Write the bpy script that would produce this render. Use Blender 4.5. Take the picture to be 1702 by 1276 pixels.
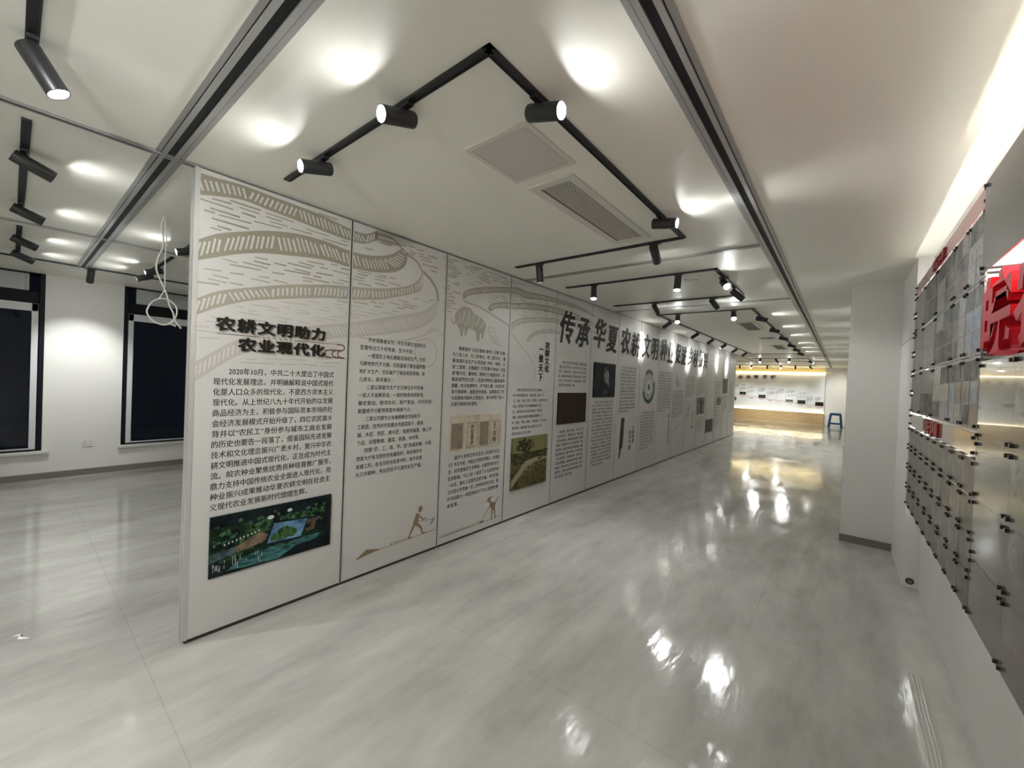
import bpy, bmesh, math, random
from mathutils import Vector, Matrix
random.seed(7)
SC = bpy.context.scene
COL = SC.collection
for o in list(bpy.data.objects):
    bpy.data.objects.remove(o, do_unlink=True)

# ------------------------------------------------------------------ camera
H = 2.745                                   # ceiling height
cam_data = bpy.data.cameras.new('camera')
cam = bpy.data.objects.new('camera', cam_data)
COL.objects.link(cam)
AX = ((0.77509286, 0.6305535, 0.04041467),
      (0.03906156, 0.01602132, -0.99910836),
      (-0.63063876, 0.77598042, -0.01221239))   # rows: right, down, forward
right, down, fwd = Vector(AX[0]), Vector(AX[1]), Vector(AX[2])
m = Matrix((right, -down, -fwd)).transposed()
cam.matrix_world = Matrix.Translation((0, 0, 1.6)) @ m.to_4x4()
cam_data.sensor_fit = 'HORIZONTAL'
cam_data.sensor_width = 36
cam_data.lens = 678.08 / 1702 * 36
cam_data.clip_start = 0.02
cam_data.clip_end = 100
SC.camera = cam

# ------------------------------------------------------------------ world, exposure
world = bpy.data.worlds.new('night')
SC.world = world
world.use_nodes = True
world.node_tree.nodes['Background'].inputs[0].default_value = (0.02, 0.025, 0.04, 1)
world.node_tree.nodes['Background'].inputs[1].default_value = 0.05
SC.view_settings.view_transform = 'Standard'
SC.view_settings.look = 'None'
SC.view_settings.gamma = 1
SC.view_settings.use_curve_mapping = False
SC.view_settings.exposure = 1.6
SPOT_POWER = 17.0
LENS_EMIT = 62.0

# ------------------------------------------------------------------ materials
def srgb(r, g, b):
    f = lambda c: (c / 255 / 12.92) if c / 255 <= 0.04045 else ((c / 255 + 0.055) / 1.055) ** 2.4
    return (f(r), f(g), f(b), 1)

def mat(name, col, rough=0.6, metal=0.0, spec=0.5, emit=None, estr=0.0, coat=0.0):
    m = bpy.data.materials.new(name)
    m.use_nodes = True
    b = m.node_tree.nodes['Principled BSDF']
    b.inputs['Base Color'].default_value = col if len(col) == 4 else (*col, 1)
    b.inputs['Roughness'].default_value = rough
    b.inputs['Metallic'].default_value = metal
    b.inputs['Specular IOR Level'].default_value = spec
    b.inputs['Coat Weight'].default_value = coat
    b.inputs['Coat Roughness'].default_value = 0.03
    if emit:
        b.inputs['Emission Color'].default_value = (*emit, 1)
        b.inputs['Emission Strength'].default_value = estr
    return m

def noise_mat(name, stops, scale=4.0, detail=6, stretch=(1, 1, 1), rough=0.5, spec=0.5, coat=0.0,
              distortion=0.0, bump=0.0, bump_scale=30.0, nrough=0.6):
    m = mat(name, (0.5, 0.5, 0.5), rough, 0, spec, coat=coat)
    nt = m.node_tree
    b = nt.nodes['Principled BSDF']
    tc = nt.nodes.new('ShaderNodeTexCoord')
    mp = nt.nodes.new('ShaderNodeMapping')
    mp.inputs['Scale'].default_value = stretch
    n = nt.nodes.new('ShaderNodeTexNoise')
    n.inputs['Scale'].default_value = scale
    n.inputs['Detail'].default_value = detail
    n.inputs['Roughness'].default_value = nrough
    n.inputs['Distortion'].default_value = distortion
    r = nt.nodes.new('ShaderNodeValToRGB')
    e = r.color_ramp.elements
    e[0].position, e[0].color = stops[0]
    e[1].position, e[1].color = stops[-1]
    for p, c in stops[1:-1]:
        x = e.new(p)
        x.color = c
    L = nt.links.new
    L(tc.outputs['Object'], mp.inputs['Vector'])
    L(mp.outputs[0], n.inputs['Vector'])
    L(n.outputs['Fac'], r.inputs['Fac'])
    L(r.outputs['Color'], b.inputs['Base Color'])
    if bump:
        n2 = nt.nodes.new('ShaderNodeTexNoise')
        n2.inputs['Scale'].default_value = bump_scale
        n2.inputs['Detail'].default_value = 3
        bp = nt.nodes.new('ShaderNodeBump')
        bp.inputs['Strength'].default_value = bump
        bp.inputs['Distance'].default_value = 0.01
        L(mp.outputs[0], n2.inputs['Vector'])
        L(n2.outputs['Fac'], bp.inputs['Height'])
        L(bp.outputs[0], b.inputs['Normal'])
    return m

def floor_material():
    m = noise_mat('filmed_floor', [(0.3, srgb(156, 153, 147)), (0.5, srgb(176, 174, 168)), (0.7, srgb(193, 191, 184))],
                  scale=1.3, detail=8, stretch=(2.6, 0.7, 1), rough=0.12, spec=0.5, nrough=0.65)
    nt = m.node_tree
    b = nt.nodes['Principled BSDF']
    L = nt.links.new
    tc = nt.nodes.new('ShaderNodeTexCoord')
    # slightly rippled plastic film
    mp = nt.nodes.new('ShaderNodeMapping')
    mp.inputs['Scale'].default_value = (5, 1.2, 1)
    n2 = nt.nodes.new('ShaderNodeTexNoise')
    n2.inputs['Scale'].default_value = 3
    n2.inputs['Detail'].default_value = 5
    bp = nt.nodes.new('ShaderNodeBump')
    bp.inputs['Strength'].default_value = 0.11
    bp.inputs['Distance'].default_value = 0.02
    L(tc.outputs['Object'], mp.inputs['Vector'])
    L(mp.outputs[0], n2.inputs['Vector'])
    L(n2.outputs['Fac'], bp.inputs['Height'])
    L(bp.outputs[0], b.inputs['Normal'])
    # patchy roughness
    n3 = nt.nodes.new('ShaderNodeTexNoise')
    n3.inputs['Scale'].default_value = 2.2
    n3.inputs['Detail'].default_value = 6
    mr = nt.nodes.new('ShaderNodeMapRange')
    mr.inputs['From Min'].default_value = 0.35
    mr.inputs['From Max'].default_value = 0.7
    mr.inputs['To Min'].default_value = 0.05
    mr.inputs['To Max'].default_value = 0.19
    L(tc.outputs['Object'], n3.inputs['Vector'])
    L(n3.outputs['Fac'], mr.inputs['Value'])
    L(mr.outputs[0], b.inputs['Roughness'])
    # seams between the lengths of film
    br = nt.nodes.new('ShaderNodeTexBrick')
    br.inputs['Scale'].default_value = 1
    br.inputs['Brick Width'].default_value = 3.3
    br.inputs['Row Height'].default_value = 1.34
    br.inputs['Mortar Size'].default_value = 0.0035
    br.inputs['Mortar Smooth'].default_value = 0.2
    br.offset = 0.37
    mp2 = nt.nodes.new('ShaderNodeMapping')
    mp2.inputs['Location'].default_value = (0.43, 0.86, 0)
    ramp = [x for x in nt.nodes if x.type == 'VALTORGB'][0]
    mx = nt.nodes.new('ShaderNodeMix')
    mx.data_type = 'RGBA'
    mx.blend_type = 'MULTIPLY'
    mx.inputs['B'].default_value = (0.88, 0.875, 0.865, 1)
    L(tc.outputs['Object'], mp2.inputs['Vector'])
    L(mp2.outputs[0], br.inputs['Vector'])
    L(br.outputs['Fac'], mx.inputs['Factor'])
    L(ramp.outputs['Color'], mx.inputs['A'])
    L(mx.outputs['Result'], b.inputs['Base Color'])
    return m

M = {}
M['floor'] = floor_material()
M['ceiling'] = mat('ceiling_paint', srgb(238, 236, 226), 0.45, spec=0.35)
M['wall'] = mat('white_wall_paint', srgb(226, 224, 219), 0.6, spec=0.3)
M['base'] = mat('grey_baseboard', srgb(120, 115, 107), 0.5)
M['sill'] = mat('white_sill', srgb(215, 213, 208), 0.35)
M['black'] = mat('black_metal', (0.012, 0.012, 0.013), 0.45)
M['lamp'] = mat('black_lamp_metal', (0.02, 0.02, 0.021), 0.38)
M['reflector'] = mat('lamp_reflector', (0.8, 0.8, 0.8), 0.2, 0.9)
M['lens'] = mat('lit_lamp_lens', (1, 1, 1), 0.3, emit=(0.975, 1.0, 0.985), estr=LENS_EMIT)
M['slot'] = mat('dark_slot', (0.006, 0.006, 0.007), 0.6)
M['alu'] = mat('brushed_aluminium', srgb(168, 167, 164), 0.4, 0.35)
M['alu_light'] = mat('pale_aluminium', srgb(185, 184, 180), 0.4, 0.35)
M['panel'] = mat('printed_panel', srgb(190, 188, 184), 0.42, spec=0.4)
M['seal'] = mat('black_seal', (0.02, 0.02, 0.02), 0.6)
M['ink'] = mat('black_ink', (0.018, 0.016, 0.015), 0.5)
M['ink_grey'] = mat('grey_ink', (0.06, 0.057, 0.055), 0.5)
M['olive'] = mat('olive_ink', srgb(138, 133, 116), 0.45)
M['olive_mid'] = mat('mid_olive_ink', srgb(152, 148, 134), 0.45)
M['olive_pale'] = mat('pale_olive_ink', srgb(173, 169, 160), 0.45)
M['gold'] = mat('brown_gold_ink', srgb(126, 108, 82), 0.45)
M['letter'] = mat('dark_bronze_letter', srgb(27, 23, 18), 0.55, spec=0.25)
M['letter_edge'] = mat('pale_letter_edge', srgb(214, 211, 203), 0.5)
M['brown'] = mat('brown_ornament', srgb(88, 58, 38), 0.5)
M['frame_dark'] = mat('dark_window_frame', (0.006, 0.007, 0.010), 0.5, spec=0.15)
M['sash'] = mat('grey_sash', srgb(206, 208, 209), 0.4)
M['blind'] = mat('grey_blind_box', srgb(178, 181, 180), 0.4)
M['red'] = mat('red_acrylic', (0.50, 0.008, 0.02), 0.5, spec=0.15)
M['red_dark'] = mat('dark_red_letter', (0.32, 0.006, 0.02), 0.35)
M['maroon'] = mat('maroon_letter', srgb(74, 22, 28), 0.4)
M['pink'] = mat('pink_acrylic', srgb(205, 145, 150), 0.12, coat=0.6)
M['beige'] = mat('beige_acrylic', srgb(178, 156, 142), 0.12, coat=0.6)
M['stand'] = mat('dark_standoff_metal', (0.06, 0.055, 0.05), 0.3, 0.8)
M['chrome'] = mat('steel_standoff', (0.35, 0.34, 0.33), 0.22, 0.9)
M['led'] = mat('white_led', (1, 1, 1), 0.4, emit=(0.975, 1.0, 0.985), estr=7)
M['led_top'] = mat('bright_white_led', (1, 1, 1), 0.4, emit=(0.985, 1.0, 0.96), estr=20)
M['led_warm'] = mat('warm_led', (1, 0.95, 0.85), 0.4, emit=(1.0, 0.84, 0.50), estr=6.5)
M['led_small'] = mat('small_warm_led', (1, 0.95, 0.85), 0.4, emit=(1.0, 0.86, 0.66), estr=30)
M['wood'] = noise_mat('pale_oak', [(0.3, srgb(188, 158, 112)), (0.7, srgb(214, 186, 140))], 1.2, 6, (1, 1, 14), 0.45)
M['cream'] = mat('cream_cove', srgb(232, 214, 160), 0.5)
M['mural'] = mat('white_mural_print', srgb(226, 228, 229), 0.35)
M['blue'] = mat('blue_plastic', srgb(22, 84, 148), 0.35)
M['cable'] = mat('white_cable', srgb(214, 212, 206), 0.45)
M['grille'] = mat('grille_paint', srgb(214, 210, 200), 0.5)
M['hatch'] = mat('hatch_paint', srgb(202, 198, 190), 0.5)
M['grey_grille'] = mat('grey_grille', srgb(110, 109, 106), 0.6)
M['outlet'] = mat('outlet_plastic', srgb(222, 220, 216), 0.3)
M['steam'] = mat('smoked_plastic', (0.3, 0.3, 0.3), 0.3)
glass = bpy.data.materials.new('window_glass')
glass.use_nodes = True
gb = glass.node_tree.nodes['Principled BSDF']
gb.inputs['Base Color'].default_value = (0.9, 0.95, 1, 1)
gb.inputs['Roughness'].default_value = 0.0
gb.inputs['Transmission Weight'].default_value = 1.0
gb.inputs['IOR'].default_value = 1.27
M['glass'] = glass
K = lambda *c: srgb(*c)
M['photo_leaf'] = noise_mat('photo_dark_leaves', [(0.38, K(8, 12, 14)), (0.52, K(22, 44, 28)), (0.66, K(70, 104, 66))], 9, 5, rough=0.3, distortion=1.2)
M['photo_black'] = noise_mat('photo_dark', [(0.35, K(6, 8, 11)), (0.75, K(30, 44, 46))], 8, 5, rough=0.3)
M['photo_teal'] = noise_mat('photo_teal', [(0.35, K(18, 44, 48)), (0.7, K(78, 128, 126))], 14, 4, (1, 1, 4), rough=0.3)
M['photo_screen'] = noise_mat('photo_screen', [(0.35, K(36, 70, 104)), (0.7, K(120, 160, 186))], 10, 4, rough=0.3)
M['photo_green'] = noise_mat('photo_plant', [(0.35, K(24, 48, 26)), (0.7, K(86, 122, 72))], 30, 4, rough=0.3)
M['photo_skin'] = noise_mat('photo_skin', [(0.35, K(74, 60, 50)), (0.7, K(136, 114, 96))], 14, 4, rough=0.5, spec=0.15)
M['photo_skin_dark'] = mat('photo_skin_dark', K(76, 58, 48), 0.3)
M['photo_sleeve'] = noise_mat('photo_sleeve', [(0.35, K(36, 50, 56)), (0.7, K(92, 112, 116))], 12, 4, rough=0.5, spec=0.15)
M['photo_white'] = mat('photo_white', K(190, 200, 196), 0.3)
M['paint_olive'] = noise_mat('painting_ground', [(0.3, K(46, 42, 26)), (0.5, K(80, 73, 46)), (0.7, K(112, 104, 68))], 7, 7, rough=0.4, distortion=0.8)
M['paint_sky'] = noise_mat('painting_sky', [(0.3, K(106, 103, 64)), (0.7, K(132, 128, 86))], 3, 4, rough=0.4)
M['paint_dark'] = noise_mat('painting_trees', [(0.35, K(30, 32, 20)), (0.65, K(66, 64, 38))], 22, 4, rough=0.4)
M['paint_figure'] = mat('painting_figures', K(158, 142, 104), 0.4)
M['paper'] = noise_mat('old_paper', [(0.35, K(172, 160, 138)), (0.7, K(196, 186, 166))], 12, 4, rough=0.6)
M['paper_brown'] = noise_mat('aged_paper', [(0.35, K(126, 112, 92)), (0.7, K(158, 146, 124))], 16, 4, (1, 4, 1), rough=0.6)
M['slips'] = noise_mat('bamboo_slips', [(0.35, K(22, 14, 9)), (0.65, K(60, 38, 22))], 10, 4, (1, 12, 1), rough=0.5)
M['xray'] = noise_mat('dark_relic_photo', [(0.42, K(6, 9, 12)), (0.60, K(18, 26, 32)), (0.80, K(84, 98, 106))], 6, 7, rough=0.3, distortion=0.6)
M['grey_photo'] = noise_mat('grey_photo', [(0.3, K(44, 42, 40)), (0.7, K(142, 138, 132))], 9, 6, rough=0.4, distortion=0.5)
M['dark_photo'] = noise_mat('dark_grey_photo', [(0.3, K(30, 29, 28)), (0.7, K(84, 80, 76))], 11, 6, rough=0.4)
for n_ in ('photo_leaf', 'photo_black', 'photo_teal', 'photo_screen', 'photo_green', 'paint_olive', 'paint_sky', 'paint_dark', 'slips', 'xray', 'dark_photo', 'grey_photo'):
    b_ = M[n_].node_tree.nodes['Principled BSDF']
    b_.inputs['Roughness'].default_value = 0.5
    b_.inputs['Specular IOR Level'].default_value = 0.15
PRINTS = [
    noise_mat('card_print_grey', [(0.3, K(84, 82, 80)), (0.55, K(124, 121, 117)), (0.75, K(156, 152, 146))], 16, 7, (1, 1, 0.8), rough=0.1, coat=1.0),
    noise_mat('card_print_rose', [(0.3, K(88, 78, 78)), (0.55, K(132, 116, 115)), (0.75, K(166, 150, 148))], 14, 7, (1, 1, 0.8), rough=0.1, coat=1.0),
    noise_mat('card_print_taupe', [(0.3, K(76, 72, 66)), (0.6, K(116, 110, 100)), (0.8, K(146, 140, 128))], 17, 7, (1, 1.5, 0.8), rough=0.1, coat=1.0),
    noise_mat('card_print_busy', [(0.32, K(52, 50, 54)), (0.45, K(110, 100, 98)), (0.55, K(156, 150, 152)), (0.62, K(96, 104, 116)), (0.75, K(182, 176, 176))], 24, 8, rough=0.1, coat=1.0, distortion=0.8),
    noise_mat('card_print_green', [(0.32, K(70, 76, 70)), (0.5, K(118, 116, 104)), (0.7, K(158, 146, 134))], 18, 7, rough=0.1, coat=1.0, distortion=0.5),
]
for m_ in PRINTS:
    b_ = m_.node_tree.nodes['Principled BSDF']
    b_.inputs['Roughness'].default_value = 0.32
    b_.inputs['Coat Weight'].default_value = 0.12
AWARD = [noise_mat('award_print_' + n_, st_, 9, 7, (1, 1, 0.5), rough=0.22, coat=0.4, distortion=0.4) for n_, st_ in (
    ('grey', [(0.3, K(70, 68, 67)), (0.55, K(112, 109, 106)), (0.75, K(150, 146, 141))]),
    ('rose', [(0.3, K(80, 70, 70)), (0.55, K(118, 104, 103)), (0.75, K(152, 138, 135))]),
    ('slate', [(0.3, K(62, 66, 68)), (0.55, K(104, 108, 110)), (0.75, K(148, 150, 150))]))]
M['print_blue'] = noise_mat('photo_print_blue', [(0.35, K(70, 78, 92)), (0.7, K(150, 160, 176))], 30, 6, rough=0.3)
M['print_white'] = noise_mat('photo_print_white', [(0.35, K(98, 96, 94)), (0.65, K(160, 158, 155))], 34, 6, rough=0.3)
M['print_brown'] = noise_mat('photo_print_brown', [(0.35, K(58, 46, 40)), (0.7, K(136, 116, 104))], 30, 6, rough=0.3)
M['gray_sheet'] = noise_mat('smoky_grey_sheet', [(0.3, K(96, 95, 93)), (0.7, K(126, 124, 120))], 2.5, 5, (1, 1, 0.5), rough=0.25, coat=0.4)

# ------------------------------------------------------------------ mesh helpers
class MB:
    """collects shapes for one mesh object"""
    def __init__(self):
        self.v, self.f, self.mi, self.sm = [], [], [], []

    def add(self, vs, fs, mi=0, smooth=False):
        n = len(self.v)
        self.v += [tuple(p) for p in vs]
        for f in fs:
            self.f.append([n + i for i in f])
            self.mi.append(mi)
            self.sm.append(smooth)
        return self

    def box(self, a, b, mi=0):
        x0, x1 = sorted((a[0], b[0]))
        y0, y1 = sorted((a[1], b[1]))
        z0, z1 = sorted((a[2], b[2]))
        vs = [(x0, y0, z0), (x1, y0, z0), (x1, y1, z0), (x0, y1, z0),
              (x0, y0, z1), (x1, y0, z1), (x1, y1, z1), (x0, y1, z1)]
        fs = [(3, 2, 1, 0), (4, 5, 6, 7), (0, 1, 5, 4), (1, 2, 6, 5), (2, 3, 7, 6), (3, 0, 4, 7)]
        return self.add(vs, fs, mi)

    def lathe(self, p, d, prof, n=24, mi=0, close=True):
        """profile of (distance along d, radius) turned about the axis p + t d"""
        d = Vector(d).normalized()
        p = Vector(p)
        u = d.orthogonal().normalized()
        w = d.cross(u)
        vs, fs = [], []
        for t, r in prof:
            for k in range(n):
                a = 2 * math.pi * k / n
                vs.append(p + d * t + (u * math.cos(a) + w * math.sin(a)) * r)
        for i in range(len(prof) - 1):
            for k in range(n):
                k2 = (k + 1) % n
                fs.append((i * n + k, i * n + k2, (i + 1) * n + k2, (i + 1) * n + k))
        self.add(vs, fs, mi, True)
        return self

    def cyl(self, a, b, r, n=16, mi=0, r2=None):
        a, b = Vector(a), Vector(b)
        r2 = r if r2 is None else r2
        L = (b - a).length
        return self.lathe(a, b - a, [(0, 0.0001), (0, r), (0, r), (L, r2), (L, r2), (L, 0.0001)], n, mi)

    def tube(self, pts, r, n=8, mi=0):
        pts = [Vector(p) for p in pts]
        vs, fs = [], []
        prev = None
        for i, p in enumerate(pts):
            t = (pts[min(i + 1, len(pts) - 1)] - pts[max(i - 1, 0)]).normalized()
            u = t.orthogonal().normalized() if prev is None else (prev - t * prev.dot(t)).normalized()
            prev = u
            w = t.cross(u)
            for k in range(n):
                a = 2 * math.pi * k / n
                vs.append(p + (u * math.cos(a) + w * math.sin(a)) * r)
        for i in range(len(pts) - 1):
            for k in range(n):
                k2 = (k + 1) % n
                fs.append((i * n + k, i * n + k2, (i + 1) * n + k2, (i + 1) * n + k))
        fs.append(tuple(range(n))[::-1])
        fs.append(tuple((len(pts) - 1) * n + k for k in range(n)))
        return self.add(vs, fs, mi, True)

    def build(self, name, mats, parent=None, bevel=0.0):
        me = bpy.data.meshes.new(name)
        base = Vector(parent.location) if parent else Vector((0, 0, 0))
        if parent and parent.parent:
            base = base + Vector(parent.parent.location)
        me.from_pydata([tuple(Vector(p) - base) for p in self.v], [], self.f)
        if not isinstance(mats, (list, tuple)):
            mats = [mats]
        for mm in mats:
            me.materials.append(M[mm] if isinstance(mm, str) else mm)
        me.polygons.foreach_set('material_index', self.mi)
        me.polygons.foreach_set('use_smooth', self.sm)
        me.update()
        o = bpy.data.objects.new(name, me)
        COL.objects.link(o)
        if parent:
            o.parent = parent
        if bevel:
            bv = o.modifiers.new('bevel', 'BEVEL')
            bv.width = bevel
            bv.segments = 2
            bv.limit_method = 'ANGLE'
        return o

def thing(name, label, cat, loc=(0, 0, 0), group=None):
    o = bpy.data.objects.new(name, None)
    o.empty_display_size = 0.05
    COL.objects.link(o)
    o.location = loc
    return tag(o, label, cat, group)

def tag(o, label, cat, group=None):
    o['label'] = label
    o['category'] = cat
    if group:
        o['group'] = group
    return o

def struct(o):
    o['kind'] = 'structure'
    return o

def box(name, a, b, mats, parent=None, bevel=0.0):
    return MB().box(a, b).build(name, mats, parent, bevel)

# mapping of flat artwork (u to the reader's right, v up, d out of the surface)
def on_partition(x=-2.88):
    return lambda u, v, d: (x + d, u, v)
def on_back(y):
    return lambda u, v, d: (u, y - d, v)
def on_right(x):
    return lambda u, v, d: (x - d, -u, v)

def clip_u(poly, lo, hi):
    for lim, sgn in ((lo, 1), (hi, -1)):
        out = []
        for i in range(len(poly)):
            a, b = poly[i - 1], poly[i]
            ia, ib = (a[0] - lim) * sgn >= 0, (b[0] - lim) * sgn >= 0
            if ia != ib:
                t = (lim - a[0]) / (b[0] - a[0])
                out.append((lim, a[1] + t * (b[1] - a[1])))
            if ib:
                out.append(b)
        poly = out
        if not poly:
            break
    return poly

_layer = [0]
def art(mb, polys, mp, lo=-1e9, hi=1e9):
    """polys: (points, layer depth, material slot); points convex"""
    for pts, d, mi in polys:
        q = clip_u(list(pts), lo, hi)
        if len(q) > 2:
            _layer[0] += 1
            dd = d + (_layer[0] % 16) * 2.2e-5
            mb.add([mp(u, v, dd) for u, v in q], [tuple(range(len(q)))], mi)

def stroke(a, b, w, w2=None):
    w2 = w if w2 is None else w2
    dx, dy = b[0] - a[0], b[1] - a[1]
    L = math.hypot(dx, dy) or 1e-6
    nx, ny = -dy / L, dx / L
    return [(a[0] + nx * w / 2, a[1] + ny * w / 2), (a[0] - nx * w / 2, a[1] - ny * w / 2),
            (b[0] - nx * w2 / 2, b[1] - ny * w2 / 2), (b[0] + nx * w2 / 2, b[1] + ny * w2 / 2)]

def rect(u0, v0, u1, v1):
    return [(u0, v0), (u1, v0), (u1, v1), (u0, v1)]

def blob(cu, cv, ru, rv, n=12, ph=0.0):
    return [(cu + ru * math.cos(ph + 2 * math.pi * k / n), cv + rv * math.sin(ph + 2 * math.pi * k / n)) for k in range(n)]

# --- lettering: a text is turned into a mesh of its glyphs
_glyphs = {}
def text_geo(body, bold=0.0, extrude=0.0, spacing=1.0, line=1.0):
    key = (body, bold, extrude, spacing, line)
    if key in _glyphs:
        return _glyphs[key]
    cu = bpy.data.curves.new('lettering', 'FONT')
    cu.body = body
    cu.size = 1.0
    cu.offset = bold
    cu.extrude = extrude
    cu.space_character = spacing
    cu.space_line = line
    cu.resolution_u = 2 if len(body) > 12 else 4
    o = bpy.data.objects.new('lettering', cu)
    COL.objects.link(o)
    dg = bpy.context.evaluated_depsgraph_get()
    dg.update()
    me = bpy.data.meshes.new_from_object(o.evaluated_get(dg))
    vs = [tuple(v.co) for v in me.vertices]
    fs = [tuple(p.vertices) for p in me.polygons]
    bpy.data.objects.remove(o, do_unlink=True)
    bpy.data.curves.remove(cu)
    bpy.data.meshes.remove(me)
    _glyphs[key] = (vs, fs)
    return _glyphs[key]

def add_text(mb, body, mp, u0, v0, u1, v1, d=0.001, bold=0.0, extrude=0.0, shear=0.0, line=1.3, mi=0, fit=True, spacing=1.0):
    """fits the text's own outline into the rectangle u0..u1, v0..v1"""
    vs, fs = text_geo(body, bold, extrude, spacing, line)
    if not vs:
        return
    x0, x1 = min(v[0] for v in vs), max(v[0] for v in vs)
    y0, y1 = min(v[1] for v in vs), max(v[1] for v in vs)
    sx = (u1 - u0) / max(x1 - x0, 1e-6)
    sy = (v1 - v0) / max(y1 - y0, 1e-6)
    out = []
    for x, y, z in vs:
        u = u0 + (x - x0) * sx
        v = v0 + (y - y0) * sy
        u += shear * (v - (v0 + v1) / 2)
        out.append(mp(u, v, d + z))
    mb.add(out, fs, mi)

def paragraphs(mb, body, mp, u0, v_top, v_bot, u1, d=0.001, heavy=0.0, mi=0, bold=0.0):
    """a block of printed lines, each line as long as its share of the full line"""
    lines = body.split('\n')
    wid = lambda t: sum(0.56 if ord(c) < 128 else 1.0 for c in t)
    full = max(wid(x) for x in lines)
    n = len(lines)
    pitch = (v_top - v_bot) / n
    ch = (u1 - u0) / full
    for i, s in enumerate(lines):
        t = s.lstrip('\u3000')
        ind = len(s) - len(t)
        if not t:
            continue
        top = v_top - i * pitch
        vs, fs = text_geo(t, bold)
        x1 = max(v[0] for v in vs)
        x0 = min(v[0] for v in vs)
        hsz = min(pitch * 0.74, ch * 1.2)
        w = ch * wid(t)
        if wid(s) > 0.88 * full:              # justified line
            w = (u1 - u0) - ind * ch
        sx = w * 0.985 / (x1 - x0 + 0.02)
        for k, e in enumerate((0.0,) if not heavy else (-heavy, heavy)):
            out = [mp(u0 + ind * ch + (x - x0 + e) * sx, top - pitch * 0.82 + (y + e * 0.4) * hsz, d + z + k * 5e-5) for x, y, z in vs]
            mb.add(out, fs, mi)

def heavy_text(mb, body, mp, u0, v0, u1, v1, d, r, extrude=0.0, shear=0.0, mi=0, n=8, spacing=1.0):
    """bold lettering: overlaid copies shifted around a small circle of radius r"""
    for k in range(n):
        a = 2 * math.pi * k / n
        du, dv = r * math.cos(a), r * math.sin(a)
        add_text(mb, body, mp, u0 + du, v0 + dv, u1 + du, v1 + dv, d + k * 4e-5, 0.0, extrude, shear, mi=mi, spacing=spacing)

# ------------------------------------------------------------------ the room
YF, YB = -4.5, 24.9
XL, XN = -8.31, 0.535
struct(box('floor', (-8.6, YF - 0.2, -0.12), (1.0, YB + 0.2, 0), 'floor'))
struct(box('ceiling', (-8.6, YF - 0.2, H), (1.0, YB + 0.2, H + 0.12), 'ceiling'))
W1 = (-1.35, 0.28)
W2 = (1.05, 2.60)
wl = MB()
for y0, y1 in ((YF - 0.2, W1[0]), (W1[1], W2[0]), (W2[1], YB + 0.2)):
    wl.box((XL - 0.28, y0, 0), (XL, y1, H))
for y0, y1 in (W1, W2):
    wl.box((XL - 0.28, y0, 0), (XL, y1, 0.385))
struct(wl.build('wall_left', 'wall'))
struct(box('wall_right', (XN, YF, 0), (0.9, 4.75, H), 'wall'))
struct(box('wall_niche_edge', (0.44, 4.75, 0), (0.9, 5.70, H), 'wall'))
struct(box('wall_far_right', (0.10, 6.30, 0), (0.9, YB, H), 'wall'))
struct(box('wall_pillar', (0.03, 5.70, 0), (0.9, 6.30, H), 'wall'))
struct(box('baseboard_pillar', (0.022, 5.688, 0), (0.438, 5.70, 0.075), 'base'))
struct(box('wall_back', (-8.3, YB, 0), (0.9, YB + 0.2, H), 'wall'))
struct(box('wall_front', (-8.3, YF - 0.2, 0), (0.9, YF, H), 'wall'))
struct(box('baseboard_left', (XL, YF, 0), (XL + 0.014, YB, 0.085), 'base'))

for k, (y0, y1) in enumerate((W1, W2)):
    w = bpy.data.objects.new('window_%d' % (k + 1), None)
    COL.objects.link(w)
    w.location = (XL, (y0 + y1) / 2, 0.385)
    struct(w)
    f = MB()
    xo, xi = XL - 0.26, XL - 0.012
    for a, b in (((xo, y0, 0.385), (xi, y0 + 0.045, H)), ((xo, y1 - 0.045, 0.385), (xi, y1, H)),
                 ((xo, y0, H - 0.012), (xi, y1, H)), ((xo, y0, 0.385), (xi, y1, 0.405)),
                 ((xo, y0, 2.36), (xi - 0.06, y1, 2.50))):
        f.box(a, b)
    f.build('window_frame', 'frame_dark', w)
    s = MB()
    a, b = y0 + 0.055, y1 - 0.055
    xs = XL - 0.025
    s.box((xs - 0.05, a, 0.41), (xs, a + 0.06, 2.345))
    s.box((xs - 0.05, b - 0.06, 0.41), (xs, b, 2.345))
    s.box((xs - 0.05, a, 2.24), (xs, b, 2.345))
    s.box((xs - 0.05, a, 0.405), (xs, b, 0.42))
    s.build('window_sash', 'sash', w, 0.004)
    t = MB()
    t.box((xs - 0.09, y0 + 0.14, 2.51), (xs - 0.03, y1 - 0.14, 2.73))
    t.box((xs - 0.03, y0 + 0.14, 2.51), (xs - 0.02, y0 + 0.17, 2.73))
    t.box((xs - 0.03, y1 - 0.17, 2.51), (xs - 0.02, y1 - 0.14, 2.73))
    t.build('blind_box', 'blind', w, 0.003)
    box('window_pane', (XL - 0.215, y0 + 0.02, 0.40), (XL - 0.205, y1 - 0.02, 2.40), 'glass', w)
    box('window_sill', (XL - 0.01, y0 - 0.03 , 0.345), (XL + 0.05, y1 + 0.07, 0.385), 'sill', w, 0.006)

# outlet on the window wall
t = thing('wall_outlet', 'white double power outlet low on the white wall between the two dark windows', 'outlet', (XL, 0.71, 0.45))
box('plate', (XL, 0.655, 0.40), (XL + 0.011, 0.765, 0.495), 'outlet', t, 0.003)
for yy in (0.685, 0.735):
    sk = MB()
    for dy, dz, w_ in ((0, 0.018, 0.006), (-0.012, -0.014, 0.005), (0.012, -0.014, 0.005)):
        sk.box((XL + 0.0105, yy + dy - w_ / 2, 0.447 + dz - 0.007), (XL + 0.0118, yy + dy + w_ / 2, 0.447 + dz + 0.007))
    sk.build('socket', 'slot', t)

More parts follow.
